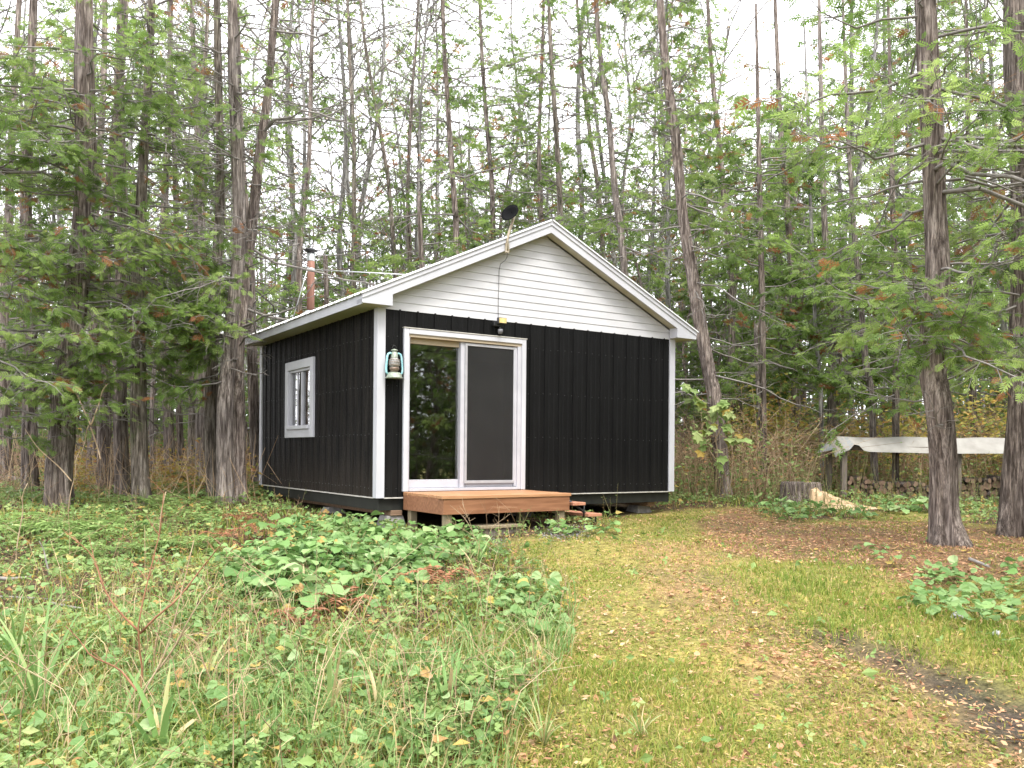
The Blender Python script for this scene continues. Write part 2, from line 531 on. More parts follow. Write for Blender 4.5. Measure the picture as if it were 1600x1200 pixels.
leafy('dark_foliage', [(0, (.052, .085, .028)), (.45, (.110, .175, .052)), (.89, (.20, .28, .085)), (.92, (.20, .14, .05)), (1, (.34, .22, .08))], .45)
leafy('yellow_leaf', [(0, (.25, .31, .065)), (.4, (.46, .39, .085)), (.75, (.52, .32, .085)), (1, (.42, .21, .09))], .45)
leafy('broad_leaf', [(0, (0.0760, 0.1568, 0.0361)), (.4, (0.1472, 0.2755, 0.0741)), (.78, (0.2660, 0.4037, 0.1425)), (.9, (0.3610, 0.4750, 0.2185)), (.93, (0.4750, 0.3990, 0.0950)), (1, (0.4560, 0.2660, 0.1045))], .3, .45, .4)
leafy('low_leaf', [(0, (.068, .125, .030)), (.35, (.150, .245, .064)), (.7, (.275, .390, .120)), (.88, (.39, .455, .18)), (.92, (.48, .38, .09)), (1, (.46, .24, .10))], .35, .5)
leafy('grass', [(0, (0.1035, 0.1800, 0.0252)), (.3, (0.2025, 0.2790, 0.0450)), (.6, (0.3780, 0.3645, 0.0900)), (.8, (0.4950, 0.3960, 0.1350)), (1, (0.5400, 0.4050, 0.2160))], .4, .6)
leafy('sedge', [(0, (.085, .18, .045)), (.45, (.18, .31, .090)), (.75, (.32, .42, .16)), (.86, (.50, .42, .20)), (1, (.56, .43, .26))], .3, .5, vary=.1)
leafy('litter', [(0, (0.1380, 0.0736, 0.0442)), (.25, (0.2576, 0.1288, 0.0690)), (.5, (0.4416, 0.2300, 0.1196)), (.75, (0.5520, 0.3358, 0.1840)), (.9, (0.5888, 0.4324, 0.2760)), (1, (0.5152, 0.3956, 0.0920))], .15, .75)
leafy('dry_fern', [(0, (.17, .070, .034)), (.5, (.33, .145, .075)), (1, (.50, .25, .14))], .2, .7)
leafy('brush', [(0, (0.1955, 0.1207, 0.0713)), (.5, (0.4140, 0.2818, 0.1725)), (1, (0.6200, 0.4830, 0.3105))], .05, .85)
leafy('gravel', [(0, (.10, .10, .10)), (.5, (.22, .21, .21)), (1, (.48, .47, .46))], 0, .9)

# glass: clear sheet that reflects by the angle it is seen at
def glass(name, tint=(.92, .95, .93), ior=1.52):
    m, nt, b = new_mat(name)
    nt.nodes.remove(b)
    fr = N(nt, 'ShaderNodeFresnel'); fr.inputs[0].default_value = ior
    tr = N(nt, 'ShaderNodeBsdfTransparent'); tr.inputs[0].default_value = (*tint, 1)
    gl = N(nt, 'ShaderNodeBsdfGlossy'); gl.inputs['Roughness'].default_value = .015
    mul = N(nt, 'ShaderNodeMath', operation='MULTIPLY'); mul.inputs[1].default_value = 2.6   # four faces of a double pane
    mul.use_clamp = True
    nt.links.new(fr.outputs[0], mul.inputs[0])
    mx = N(nt, 'ShaderNodeMixShader')
    nt.links.new(mul.outputs[0], mx.inputs[0]); nt.links.new(tr.outputs[0], mx.inputs[1]); nt.links.new(gl.outputs[0], mx.inputs[2])
    nt.links.new(mx.outputs[0], nt.nodes['Material Output'].inputs[0])
glass('pane_glass')
glass('tinted_glass', (.55, .58, .54))
def screen_mat():
    m, nt, b = new_mat('insect_screen')
    n = noise(nt, 2.5, 3)
    r = ramp(nt, [(.3, (.008, .0078, .0078)), (.7, (.018, .0172, .017))], n.outputs[0])
    nt.links.new(r.outputs[0], b.inputs['Base Color'])
    b.inputs['Roughness'].default_value = .7
    tr = N(nt, 'ShaderNodeBsdfTransparent')
    mx = N(nt, 'ShaderNodeMixShader'); mx.inputs[0].default_value = .42
    nt.links.new(b.outputs[0], mx.inputs[1]); nt.links.new(tr.outputs[0], mx.inputs[2])
    nt.links.new(mx.outputs[0], nt.nodes['Material Output'].inputs[0])
screen_mat()

# ------------------------------------------------------------------ ground zones, measured on the photo
DRIVE = [(735, 852), (900, 832), (1000, 802), (1100, 797), (1250, 805), (1440, 800), (1700, 840), (1900, 900), (1900, 1500), (700, 1500), (830, 1080), (868, 960), (845, 900)]
BARE = [(1080, 812), (1180, 802), (1290, 815), (1440, 812), (1600, 835), (1700, 860), (1700, 905), (1560, 895), (1430, 918), (1290, 888), (1150, 872), (1090, 850)]
PATH = [(1000, 840), (1110, 850), (1230, 960), (1330, 1010), (1600, 1100), (1900, 1180), (1900, 1500), (1500, 1300), (1180, 1080), (1100, 980), (1010, 900)]
MUD = [(1270, 998), (1345, 1000), (1490, 1056), (1640, 1098), (1900, 1180), (1900, 1290), (1600, 1170), (1400, 1080)]
LUSH = [(1150, 880), (1300, 892), (1450, 945), (1620, 1000), (1620, 1085), (1450, 1045), (1310, 985), (1200, 930)]
COLTZ = [[(330, 895), (380, 862), (440, 838), (560, 822), (650, 836), (742, 842), (745, 872), (700, 905), (640, 938), (500, 965), (380, 935)],
         [(770, 905), (850, 915), (862, 1010), (810, 1030), (760, 960)], [(850, 826), (985, 824), (975, 845), (870, 850)],
         [(1470, 900), (1640, 880), (1640, 1000), (1500, 990), (1410, 930)], [(1205, 795), (1300, 800), (1460, 794), (1460, 806), (1300, 812), (1210, 812)],
         [(1340, 868), (1380, 868), (1390, 900), (1345, 895)]]
DRYZ = [[(395, 812), (470, 800), (600, 812), (640, 832), (560, 828), (440, 842), (385, 870), (320, 880), (340, 840)], [(640, 905), (700, 895), (712, 935), (660, 940)], [(480, 960), (580, 955), (590, 985), (470, 995)]]

gx = np.unique(np.concatenate([np.linspace(-9, 9, 170), np.sign(np.linspace(-1, 1, 90)) * (9 + 190 * np.abs(np.linspace(-1, 1, 90)) ** 2.2)]))
gy = np.unique(np.concatenate([np.linspace(1.5, 20, 190), 20 + 230 * np.linspace(0, 1, 60) ** 2, 1.5 - 150 * np.linspace(0, 1, 40) ** 2]))
GX, GY = np.meshgrid(gx, gy)
GZ = ground(GX, GY)
gpx, gpy = to_px(GX.ravel(), GY.ravel(), GZ.ravel())
jx = gpx + 25 * fbm(GX.ravel(), GY.ravel(), 1.3, 1); jy = gpy + 14 * fbm(GX.ravel(), GY.ravel(), 1.6, 2)
w_drive = in_poly(jx, jy, DRIVE) & (GY.ravel() > 1)
behind = (GY.ravel() <= 1) & (GX.ravel() > -1)
w_path = (in_poly(jx, jy, PATH) | in_poly(jx, jy, BARE)) & (GY.ravel() > 1)
w_mud = in_poly(jx + 45 * fbm(GX.ravel(), GY.ravel(), 5, 6), jy + 16 * fbm(GX.ravel(), GY.ravel(), 4, 7), MUD) & (GY.ravel() > 1)
# soil colours: forest floor / mossy lawn / leaf-strewn earth / wet gravel track
gcol = np.tile(np.array([.085, .060, .040]), (len(gpx), 1))
gcol[w_drive | behind] = (.25, .235, .080)
gcol[w_path] = (.28, .205, .105)
w_bare = in_poly(jx, jy, BARE) & (GY.ravel() > 1)
gcol[w_bare] = (.22, .138, .086)
gcol[w_mud] = (.075, .063, .053)
g3 = gcol.reshape(len(gy), len(gx), 3)
for _ in range(2):
    g3 = (g3 + np.roll(g3, 1, 0) + np.roll(g3, -1, 0) + np.roll(g3, 1, 1) + np.roll(g3, -1, 1)) / 5
gcol = g3.reshape(-1, 3)
m = MB()
nx, ny = len(gx), len(gy)
ii = (np.arange(ny - 1)[:, None] * nx + np.arange(nx - 1)[None]).ravel()
m.add(np.stack([GX.ravel(), GY.ravel(), GZ.ravel()], 1), np.stack([ii, ii + 1, ii + nx + 1, ii + nx], 1), .5, 0, True)
me = m.mesh('ground')
ca = me.color_attributes.new('soil', 'FLOAT_COLOR', 'POINT')
ca.data.foreach_set('color', np.concatenate([gcol, np.ones((len(gcol), 1))], 1).astype(np.float32).ravel())
mt, nt_, b_ = new_mat('soil')
at = N(nt_, 'ShaderNodeAttribute', attribute_name='soil')
n1 = noise(nt_, 9, 8, rough=.7); n2 = noise(nt_, 55, 4); n3 = noise(nt_, 1.2, 4)
r1 = ramp(nt_, [(.3, (.45, .42, .4)), (.55, (1, 1, 1)), (.75, (1.7, 1.55, 1.4))], n1.outputs[0])
r3 = ramp(nt_, [(.35, (.75, .85, .7)), (.65, (1.2, 1.08, 1.0))], n3.outputs[0])
r2 = ramp(nt_, [(.35, (.6, .6, .6)), (.65, (1.35, 1.3, 1.25))], n2.outputs[0])
prev = at.outputs['Color']
for r_ in (r1, r2, r3):
    mx = N(nt_, 'ShaderNodeMix', data_type='RGBA', blend_type='MULTIPLY'); mx.inputs[0].default_value = 1
    nt_.links.new(prev, mx.inputs[6]); nt_.links.new(r_.outputs[0], mx.inputs[7]); prev = mx.outputs[2]
nt_.links.new(prev, b_.inputs['Base Color'])
b_.inputs['Roughness'].default_value = .92
b_.inputs['Specular IOR Level'].default_value = .2
bump(nt_, b_, n1.outputs[0], .8, .04)
tag(link('ground', me, 'soil'), 'forest clearing floor with a leaf-strewn grassy track', kind='structure')

# ------------------------------------------------------------------ the cabin
TH = 0.9925618
CX, CY = -1.69075, 10.74393
W, D, H = 5.036, 4.88, 2.40
RIDGE, SLOPE = 3.835, 0.466
ROT = math.pi / 2 - TH
def house_pt(u, v, z=0.0):
    return Vector((CX + u * math.sin(TH) - v * math.cos(TH), CY + u * math.cos(TH) + v * math.sin(TH), z))
def in_house(X, Y, pad=0.0):
    dx, dy = X - CX, Y - CY
    u = dx * math.sin(TH) + dy * math.cos(TH); v = -dx * math.cos(TH) + dy * math.sin(TH)
    return u, v
cabin = empty('cabin', (CX, CY, 0), ROT)
tag(cabin, 'small black metal-clad cabin with white gable and sliding glass door', 'cabin')
def rz(u): return RIDGE - SLOPE * abs(u - W / 2)

# wall cores
DU0, DU1, DZ0, DZ1 = .405, 2.145, .075, 2.095          # door opening
WV0, WV1, WZ0, WZ1 = 2.36, 3.37, .91, 1.85             # window opening in the side wall
T = .11
wf = boxes('wall', [((.02, .006, 0), (DU0, T, H)), ((DU1, .006, 0), (W - .02, T, H)), ((DU0, .006, DZ1), (DU1, T, H)), ((DU0, .006, 0), (DU1, T, DZ0))], 'interior_wood', cabin)
wl = boxes('wall', [((.006, T, 0), (T, WV0, H)), ((.006, WV1, 0), (T, D - T, H)), ((.006, WV0, 0), (T, WV1, WZ0)), ((.006, WV0, WZ1), (T, WV1, H))], 'interior_wood', cabin)
wr = boxes('wall', [((W - T, T, 0), (W - .006, D - T, H))], 'interior_wood', cabin)
wb = boxes('wall', [((.02, D - T, 0), (W - .02, D - .006, H))], 'interior_wood', cabin)
boxes('floor', [((T, T, -.02), (W - T, D - T, .03))], 'interior_wood', cabin)
boxes('ceiling', [((T, T, H - .02), (W - T, D - T, H + .02))], 'interior_wood', cabin)

PROF = [(0, .004), (.006, .021), (.026, .021), (.032, .004), (.078, .004), (.084, .0095), (.094, .0095), (.100, .004),
        (.168, .004), (.174, .0095), (.184, .0095), (.190, .004), (.2525, .004)]
def siding_piece(axis, a, s0, s1, z0, z1, parent, mat, flip, face):
    """one pressed-metal panel; a: start of the panel, s0..s1 clip range along the wall; face: wall plane, flip: outward sign"""
    pts = [(a + p, o) for p, o in PROF]
    q = []
    xs = sorted({s0, s1} | {p for p, _ in pts if s0 <= p <= s1})
    px_ = [p for p, _ in pts]; po_ = [o for _, o in pts]
    for x in xs: q.append((x, float(np.interp(x, px_, po_))))
    poly = [(x, face + flip * o) for x, o in q] + [(xs[-1], face), (xs[0], face)]
    mb = MB()
    extrude(mb, poly if axis == 'x' else [(y, x) for x, y in poly], z0, z1, 'xy')
    return mb.build('siding_panel', mat, parent)
SZ0, SZ1 = .004, H - .003
k = 0
while k * .253 < W:
    a = .02 + k * .253; s0, s1 = max(a, .035), min(a + .2525, W - .035)
    k += 1
    if s1 <= s0: continue
    d0, d1 = DU0 - .02, DU1 + .02
    if s1 <= d0 or s0 >= d1: siding_piece('x', a, s0, s1, SZ0, SZ1, wf, 'black_siding', -1, 0)
    else:
        if s0 < d0: siding_piece('x', a, s0, d0, SZ0, SZ1, wf, 'black_siding', -1, 0)
        if s1 > d1: siding_piece('x', a, d1, s1, SZ0, SZ1, wf, 'black_siding', -1, 0)
        siding_piece('x', a, max(s0, d0), min(s1, d1), 2.11, SZ1, wf, 'black_siding', -1, 0)
k = 0
while k * .253 < D:
    a = .02 + k * .253; s0, s1 = max(a, .035), min(a + .2525, D - .035)
    k += 1
    if s1 <= s0: continue
    d0, d1 = WV0 - .02, WV1 + .02
    wm = 'weathered_black_siding'
    if s1 <= d0 or s0 >= d1: siding_piece('y', a, s0, s1, SZ0, SZ1, wl, wm, -1, 0)
    else:
        if s0 < d0: siding_piece('y', a, s0, d0, SZ0, SZ1, wl, wm, -1, 0)
        if s1 > d1: siding_piece('y', a, d1, s1, SZ0, SZ1, wl, wm, -1, 0)
        siding_piece('y', a, max(s0, d0), min(s1, d1), WZ1 + .01, SZ1, wl, wm, -1, 0)
        siding_piece('y', a, max(s0, d0), min(s1, d1), SZ0, WZ0 - .01, wl, wm, -1, 0)
boxes('siding_panel', [((W, .04, SZ0), (W + .015, D - .04, SZ1))], 'black_siding', wr)
boxes('siding_panel', [((.04, D, SZ0), (W - .04, D + .015, SZ1))], 'black_siding', wb)
# screw heads in rows
mb = MB()
P0, P1 = [], []
for z in (.12, .80, 1.42, 2.05):
    for k in range(40):
        u = .02 + k * .1265 + .11
        if .04 < u < W - .05 and not (.33 < u < 2.22 and z < 2.17):
            P0.append((u, -.003, z + random.uniform(-.01, .01))); P1.append((u, -.009, P0[-1][2]))
    for k in range(40):
        v = .02 + k * .1265 + .11
        if .04 < v < D - .05 and not (2.2 < v < 3.55 and .75 < z < 2.0):
            P0.append((-.003, v, z + random.uniform(-.01, .01))); P1.append((-.009, v, P0[-1][2]))
add_segs(mb, P0, P1, .0055, .0045, 5)
mb.build('screw_heads', 'grey_plastic', cabin)['kind'] = 'stuff'

# corner trims and drip edge
for (u, v, su, sv) in ((0, 0, 1, 1), (W, 0, -1, 1), (0, D, 1, -1), (W, D, -1, -1)):
    mb = MB()
    o, w_ = .028, .082
    L = [(u - su * o, v - sv * o), (u + su * w_, v - sv * o), (u + su * w_, v), (u, v), (u, v + sv * w_), (u - su * o, v + sv * w_)]
    extrude(mb, L, -.004, H - .002, 'xy')
    mb.build('corner_trim', 'white_trim', cabin)
boxes('drip_edge', [((.083, -.026, -.012), (W - .083, .0, .003)), ((-.026, .083, -.012), (0, D - .083, .003))], 'drip_edge', cabin)

# gable siding: one object for each course
gw = MB()
top_line = RIDGE - .165
extrude(gw, [(.03, H + .001), (W - .03, H + .001), (W - .03, top_line - SLOPE * (W / 2 - .03)), (W / 2, top_line), (.03, top_line - SLOPE * (W / 2 - .03))], .008, T, 'xz')
gable = gw.build('gable_wall', 'white_vinyl', cabin)
c = 0
while True:
    z0 = H - .012 + c * .1035; z1 = z0 + .1035
    hw0 = min((top_line - z0) / SLOPE, W / 2 + .02); hw1 = min((top_line - z1) / SLOPE, W / 2 + .02)
    if hw0 <= .05: break
    hw1 = max(hw1, .002)
    pr = [(-.012, z0), (-.012, z0 + .005), (-.004, z1 - .002), (.006, z1 - .002), (.006, z0)]
    V = []
    for s in (-1, 1):
        for v_, z_ in pr:
            hw = hw0 + (hw1 - hw0) * (z_ - z0) / (z1 - z0)
            V.append((W / 2 + s * hw, v_, z_))
    n_ = len(pr)
    mb = MB()
    mb.add(V, [np.array([[i, (i + 1) % n_, n_ + (i + 1) % n_, n_ + i] for i in range(n_)]), np.array([list(range(n_))]), np.array([list(range(2 * n_ - 1, n_ - 1, -1))])])
    mb.build('siding_course', 'white_vinyl', gable)
    c += 1
bgb = MB()
extrude(bgb, [(.03, H + .001), (W - .03, H + .001), (W - .03, top_line - SLOPE * (W / 2 - .03)), (W / 2, top_line), (.03, top_line - SLOPE * (W / 2 - .03))], D - T, D - .008, 'xz')
bgb.build('gable_wall', 'white_vinyl', cabin)

# roof: pressed metal sheets, ridge cap, rake boards, fascia, soffit
OV, FR, BK = .31, .20, .08
roof = empty('roof', (0, 0, 0)); roof.parent = cabin
sheet_w = (D + FR + BK + .06) / 6
for side in (-1, 1):
    for k in range(6):
        v0 = -FR - .03 + k * sheet_w; v1 = v0 + sheet_w - .002
        prof = []
        nr = 4
        for r_ in range(nr):
            b0 = v0 + (v1 - v0) * r_ / nr
            prof += [(b0, .004), (b0 + .008, .024), (b0 + .034, .024), (b0 + .042, .004)]
        prof.append((v1, .004))
        mb = MB()
        V = []
        ue = W / 2 + side * (W / 2 + OV + .03)
        for u in (W / 2 + side * .01, ue):
            for v_, o_ in prof: V.append((u, v_, rz(u) + o_))
            for v_, o_ in prof[::-1]: V.append((u, v_, rz(u) - .004 + (o_ - .004)))
        n_ = 2 * len(prof)
        mb.add(V, [np.array([[i, (i + 1) % n_, n_ + (i + 1) % n_, n_ + i] for i in range(n_)])])
        h = len(prof)
        mb.f.append((np.array([[i, i + 1, n_ - 2 - i, n_ - 1 - i] for i in range(h - 1)]) + n_, np.full(h - 1, .5), 0, False))
        mb.build('roof_sheet', 'roof_metal', roof)
mb = MB()
extrude(mb, [(W / 2 - .16, rz(W / 2 - .16) + .028), (W / 2, RIDGE + .034), (W / 2 + .16, rz(W / 2 + .16) + .028), (W / 2 + .16, rz(W / 2 + .16) + .034), (W / 2, RIDGE + .042), (W / 2 - .16, rz(W / 2 - .16) + .034)], -FR + .06, D + BK + .02, 'xz')
mb.build('ridge_cap', 'ridge_cap', roof)
def rake(side, v0, v1, dz0, dz1, name, mat):
    """sloped board under the roof edge from the ridge to the eave end"""
    s = lambda t: W / 2 + side * t
    e = W / 2 + OV
    cut = max(0.0, min(e, (RIDGE - dz1 - (H + .002)) / SLOPE))
    poly = [(s(0), RIDGE - dz0), (s(e), RIDGE - dz0 - SLOPE * e), (s(e), max(RIDGE - dz1 - SLOPE * e, H + .002)), (s(cut), RIDGE - dz1 - SLOPE * cut), (s(0), RIDGE - dz1)]
    mb = MB(); extrude(mb, poly, v0, v1, 'xz')
    return mb.build(name, mat, cabin)
for side in (-1, 1):
    rake(side, -FR, -FR + .022, .008, .165, 'rake_board', 'white_trim')
    rake(side, -FR - .014, -FR, .006, .062, 'rake_moulding', 'white_trim')
    rake(side, D + BK - .022, D + BK, .008, .165, 'rake_board', 'white_trim')
    # sloped soffit between rake board and gable
    e = W / 2 + OV - .02; s = lambda t: W / 2 + side * t
    mb = MB()
    extrude(mb, [(s(0), RIDGE - .135), (s(2.60), RIDGE - .135 - SLOPE * 2.60), (s(2.60), RIDGE - .150 - SLOPE * 2.60), (s(0), RIDGE - .150)], -FR + .022, -.027, 'xz')
    mb.build('rake_soffit', 'soffit_vinyl', cabin)
    # boxed eave return at the gable corner
    r0, r1 = W / 2 + OV, W / 2 - .095
    mb = MB()
    zt = lambda t: RIDGE - .165 - SLOPE * t
    extrude(mb, [(s(r0), H), (s(r1), H), (s(r1), zt(r1) + .012), (s((RIDGE - .165 - H - .04) / SLOPE), H + .052), (s(r0), H + .052)], -FR - .004, -.028, 'xz')
    mb.build('eave_return', 'white_trim', cabin)
    # eave fascia and soffit slats
    u0 = s(W / 2 + OV - .02); u1 = s(W / 2 + OV)
    mb = MB()
    extrude(mb, [(min(u0, u1), H - .012), (max(u0, u1), H - .012), (max(u0, u1), rz(u1) - .012), (min(u0, u1), rz(u1) - .012)], -FR + .024, D + BK - .024, 'xz')
    mb.build('fascia', 'white_trim', cabin)
    ns = 50
    sl = empty('soffit', (0, 0, 0)); sl.parent = cabin
    ln = (D + BK + FR - .05) / ns
    a0, a1 = (s(W / 2 + OV - .022), s(W / 2 + .002))
    pm = bpy.data.meshes.new('soffit_slat')
    bm = bmesh.new(); box_bm(bm, (min(a0, a1), 0, H - .004), (max(a0, a1), ln - .006, H + .01), .002); bm.to_mesh(pm); bm.free()
    pm.materials.append(MATS['soffit_vinyl'])
    for k in range(ns):
        o = bpy.data.objects.new('soffit_slat', pm); COL.objects.link(o); o.parent = sl
        o.location = (0, -FR + .025 + k * ln, 0)

# sliding glass door
door = empty('sliding_door', (0, 0, 0)); door.parent = cabin
cs = [((.335, -.05, .072), (.405, .0, 2.165)), ((2.145, -.05, .072), (2.215, .0, 2.165)), ((.405, -.05, 2.095), (2.145, .0, 2.165))]
for lo, hi in cs: box('casing', lo, hi, 'white_trim', door, .006)
box('head_flashing', (.325, -.058, 2.165), (2.225, .0, 2.177), 'drip_edge', door, .002)
box('head_jamb', (.405, -.03, 2.058), (2.145, .105, 2.095), 'jamb_beige', door)
box('side_jamb', (.405, -.03, .075), (.425, .105, 2.058), 'door_frame', door)
box('side_jamb', (2.085, -.03, .075), (2.145, .105, 2.058), 'door_frame', door)
box('side_jamb', (2.052, -.012, .12), (2.083, .105, 2.058), 'door_frame', door)
box('sill', (.425, -.045, .075), (2.085, .105, .112), 'door_frame', door)
box('top_rail', (.425, .045, 1.985), (1.19, .085, 2.058), 'jamb_beige', door)
box('bottom_rail', (.425, .045, .115), (1.19, .085, .222), 'door_frame', door)
box('stile', (.425, .045, .222), (.448, .085, 1.985), 'door_frame', door)
box('meeting_stile', (1.192, .0, .113), (1.252, .088, 2.056), 'door_frame', door)
box('pane', (.448, .062, .222), (1.19, .070, 1.985), 'pane_glass', door, 0)
box('stile', (1.254, .030, .115), (1.30, .064, 2.056), 'door_frame', door)
box('pane', (1.30, .044, .20), (2.05, .052, 2.0), 'pane_glass', door, 0)
box('bottom_rail', (1.302, .030, .115), (2.050, .064, .165), 'door_frame', door)
box('screen_rail', (1.254, -.012, .165), (2.050, .010, .205), 'screen_frame', door)
box('screen_rail', (1.254, -.012, 2.012), (2.050, .010, 2.050), 'screen_frame', door)
box('screen_stile', (1.254, -.012, .205), (1.290, .010, 2.012), 'screen_frame', door)
box('screen_stile', (2.030, -.012, .205), (2.050, .010, 2.012), 'door_frame', door)
box('screen_mesh', (1.290, -.002, .205), (2.030, .001, 2.012), 'insect_screen', door, 0)
# curtain and dark furnishing inside
def curtain(mb, a, b, fixed, axis, z0, z1, amp=.025, folds=7):
    n_ = folds * 6
    t = np.linspace(0, 1, n_); x = a + (b - a) * t; y = fixed + amp * np.sin(t * folds * 2 * np.pi)
    V = []
    for z in (z0, z1):
        for i in range(n_): V.append((x[i], y[i], z) if axis == 'x' else (y[i], x[i], z))
    for z in (z0, z1):
        for i in range(n_): V.append((x[i], y[i] + .003, z) if axis == 'x' else (y[i] + .003, x[i], z))
    q = np.array([[i, i + 1, n_ + i + 1, n_ + i] for i in range(n_ - 1)])
    mb.add(V, [q, q[:, ::-1] + 2 * n_], smooth=True)

# side window
win = empty('window', (0, 0, 0)); win.parent = cabin
for lo, hi in [((-.045, 2.235, .79), (0, 2.365, 1.98)), ((-.045, 3.365, .79), (0, 3.495, 1.98)), ((-.045, 2.365, 1.845), (0, 3.365, 1.98)), ((-.045, 2.365, .79), (0, 3.365, .915))]:
    box('casing', lo, hi, 'white_trim', win, .005)
box('sill', (-.075, 2.38, .916), (.03, 3.35, .975), 'white_trim', win, .006)
for lo, hi in [((-.015, 2.366, .976), (.05, 2.405, 1.844)), ((-.015, 3.325, .976), (.05, 3.364, 1.844)), ((-.015, 2.405, 1.806), (.05, 3.325, 1.844))]:
    box('frame', lo, hi, 'door_frame', win)
box('mullion', (-.008, 2.80, .977), (.05, 2.845, 1.806), 'door_frame', win)
box('mullion', (.012, 3.05, .977), (.05, 3.075, 1.806), 'door_frame', win)
box('pane', (.022, 2.405, .977), (.028, 2.80, 1.806), 'pane_glass', win, 0)
box('pane', (.022, 2.845, .977), (.028, 3.325, 1.806), 'pane_glass', win, 0)
mb = MB(); curtain(mb, 3.10, 3.36, .075, 'y', .9, 1.86, .015, 4); mb.build('curtain', 'curtain_cloth', win)
mb = MB(); curtain(mb, 2.37, 2.98, .11, 'y', .9, 1.86, .015, 8); mb.build('curtain', 'curtain_cloth', win)

# floor band, beams and piers
boxes('skirt', [((.03, .03, -.165), (W - .03, .075, -.013)), ((.03, .075, -.165), (.075, D - .03, -.013)), ((W - .075, .075, -.165), (W - .03, D - .03, -.013)), ((.075, D - .075, -.165), (W - .075, D - .03, -.013))], 'skirt_board', cabin)
boxes('subfloor', [((.08, .08, -.10), (W - .08, D - .08, -.03))], 'cribbing_wood', cabin)
box('floor_beam', (.20, .02, -.235), (.36, D - .1, -.166), 'beam_wood', cabin, .006)
box('floor_beam', (W - .40, .10, -.235), (W - .26, D - .1, -.166), 'beam_wood', cabin, .006)
box('floor_beam', (W / 2 - .07, .10, -.235), (W / 2 + .07, D - .1, -.166), 'cribbing_wood', cabin, .006)
def pier(u, v, top, w0, w1, mat='concrete'):
    g = float(ground(*house_pt(u, v).xy)) - .06
    mb = MB()
    V = [(u + a * w0, v + b * w0, g) for a, b in ((-1, -1), (1, -1), (1, 1), (-1, 1))] + [(u + a * w1, v + b * w1, top) for a, b in ((-1, -1), (1, -1), (1, 1), (-1, 1))]
    mb.add(V, np.array([[0, 3, 2, 1], [4, 5, 6, 7], [0, 1, 5, 4], [1, 2, 6, 5], [2, 3, 7, 6], [3, 0, 4, 7]]))
    return mb.build('pier', mat, cabin)
for u, v in ((.27, .16), (.22, 2.05), (W - .33, .4), (W - .33, 2.5), (W / 2, .5), (W / 2, 2.6), (W - .33, 4.4), (W / 2, 4.4)): pier(u, v, -.236, .17, .11)
pier(.30, 4.35, -.236, .22, .20, 'cribbing_wood')

# chimney pipe with cap and brace rods
CU, CV = .42, 3.64
chim = empty('chimney', (CU, CV, rz(CU))); chim.parent = cabin
HT = 3.885 - rz(CU)
mb = MB(); add_lathe(mb, [(.0, -.08), (.062, -.08), (.062, HT * .82), (.058, HT * .825)], sides=18); mb.build('pipe', 'rusty_pipe', chim)
mb = MB(); add_lathe(mb, [(.064, HT * .67), (.068, HT * .675), (.068, HT * .70), (.064, HT * .705)], sides=18); mb.build('clamp_band', 'galvanized', chim)
mb = MB(); add_lathe(mb, [(.064, HT * .82), (.067, HT * .83), (.067, HT * .94), (.050, HT * .95), (.0, HT * .95)], sides=18); mb.build('collar', 'galvanized', chim)
mb = MB(); add_lathe(mb, [(0, HT * 1.03), (.04, HT * 1.028), (.112, HT * .995), (.115, HT * .987), (.085, HT * .985), (.06, HT * .968), (.06, HT * .945), (0, HT * .945)], sides=18); mb.build('cap', 'cap_iron', chim)
mb = MB(); add_lathe(mb, [(.16, -.075), (.155, -.03), (.085, .02), (.075, .03)], sides=16); mb.build('flashing', 'galvanized', chim)
mb = MB(); e1 = (1.16, -1.15, rz(CU + 1.16) - rz(CU) + .03); add_tube(mb, [(.06, -.03, HT * .69), e1], .008, 6); mb.build('brace_rod', 'galvanized', chim)
mb = MB(); e2 = (-.10, -.05 + .36, rz(CU - .10) - rz(CU) + .03); add_tube(mb, [(-.06, -.04, HT * .72), (-.26, .10, rz(CU - .26) - rz(CU) + .02)], .008, 6); mb.build('brace_rod', 'galvanized', chim)

# ------------------------------------------------------------------ things on the cabin
def on_cabin(name, u, v, z): return empty(name, house_pt(u, v, z), ROT)
lan = on_cabin('lantern', .172, -.10, 1.505)
tag(lan, 'old turquoise hurricane lantern hanging on the black wall beside the glass door', 'lantern')
mb = MB(); add_lathe(mb, [(0, 0), (.108, 0), (.110, .012), (.098, .022), (.092, .055), (.070, .075), (.04, .080), (0, .080)], sides=20); mb.build('fuel_tank', 'lantern_metal', lan)
mb = MB(); add_lathe(mb, [(0, .080), (.045, .082), (.050, .10), (.062, .115), (.064, .135), (.05, .142)], sides=18); mb.build('burner', 'lantern_burner', lan)
mb = MB(); add_lathe(mb, [(.048, .138), (.062, .15), (.072, .185), (.066, .225), (.048, .255), (.04, .262)], sides=18); mb.build('globe', 'lantern_globe', lan)
mb = MB(); add_lathe(mb, [(.045, .26), (.046, .272), (.044, .275), (.044, .325), (.030, .332), (.030, .342), (.044, .350), (.042, .362), (.012, .372), (0, .372)], sides=18); mb.build('hood', 'lantern_metal', lan)
for s in (-1, 1):
    mb = MB()
    pts = [(s * .085, 0, .05), (s * .108, 0, .075), (s * .112, 0, .12), (s * .105, 0, .20), (s * .098, 0, .27), (s * .085, 0, .305), (s * .06, 0, .318), (s * .04, 0, .312)]
    add_tube(mb, pts, .0135, 8); mb.build('side_tube', 'turquoise_paint', lan)
mb = MB()
add_tube(mb, [(.03 * math.cos(t), 0, .372 + .045 * math.sin(t)) for t in np.linspace(0, math.pi, 9)], .0035, 6)
mb.build('bail', 'black_iron', lan)
mb = MB(); add_tube(mb, [(0, 0, .415), (0, .02, .425), (0, .10, .43)], .004, 6); mb.build('hook', 'black_iron', lan)
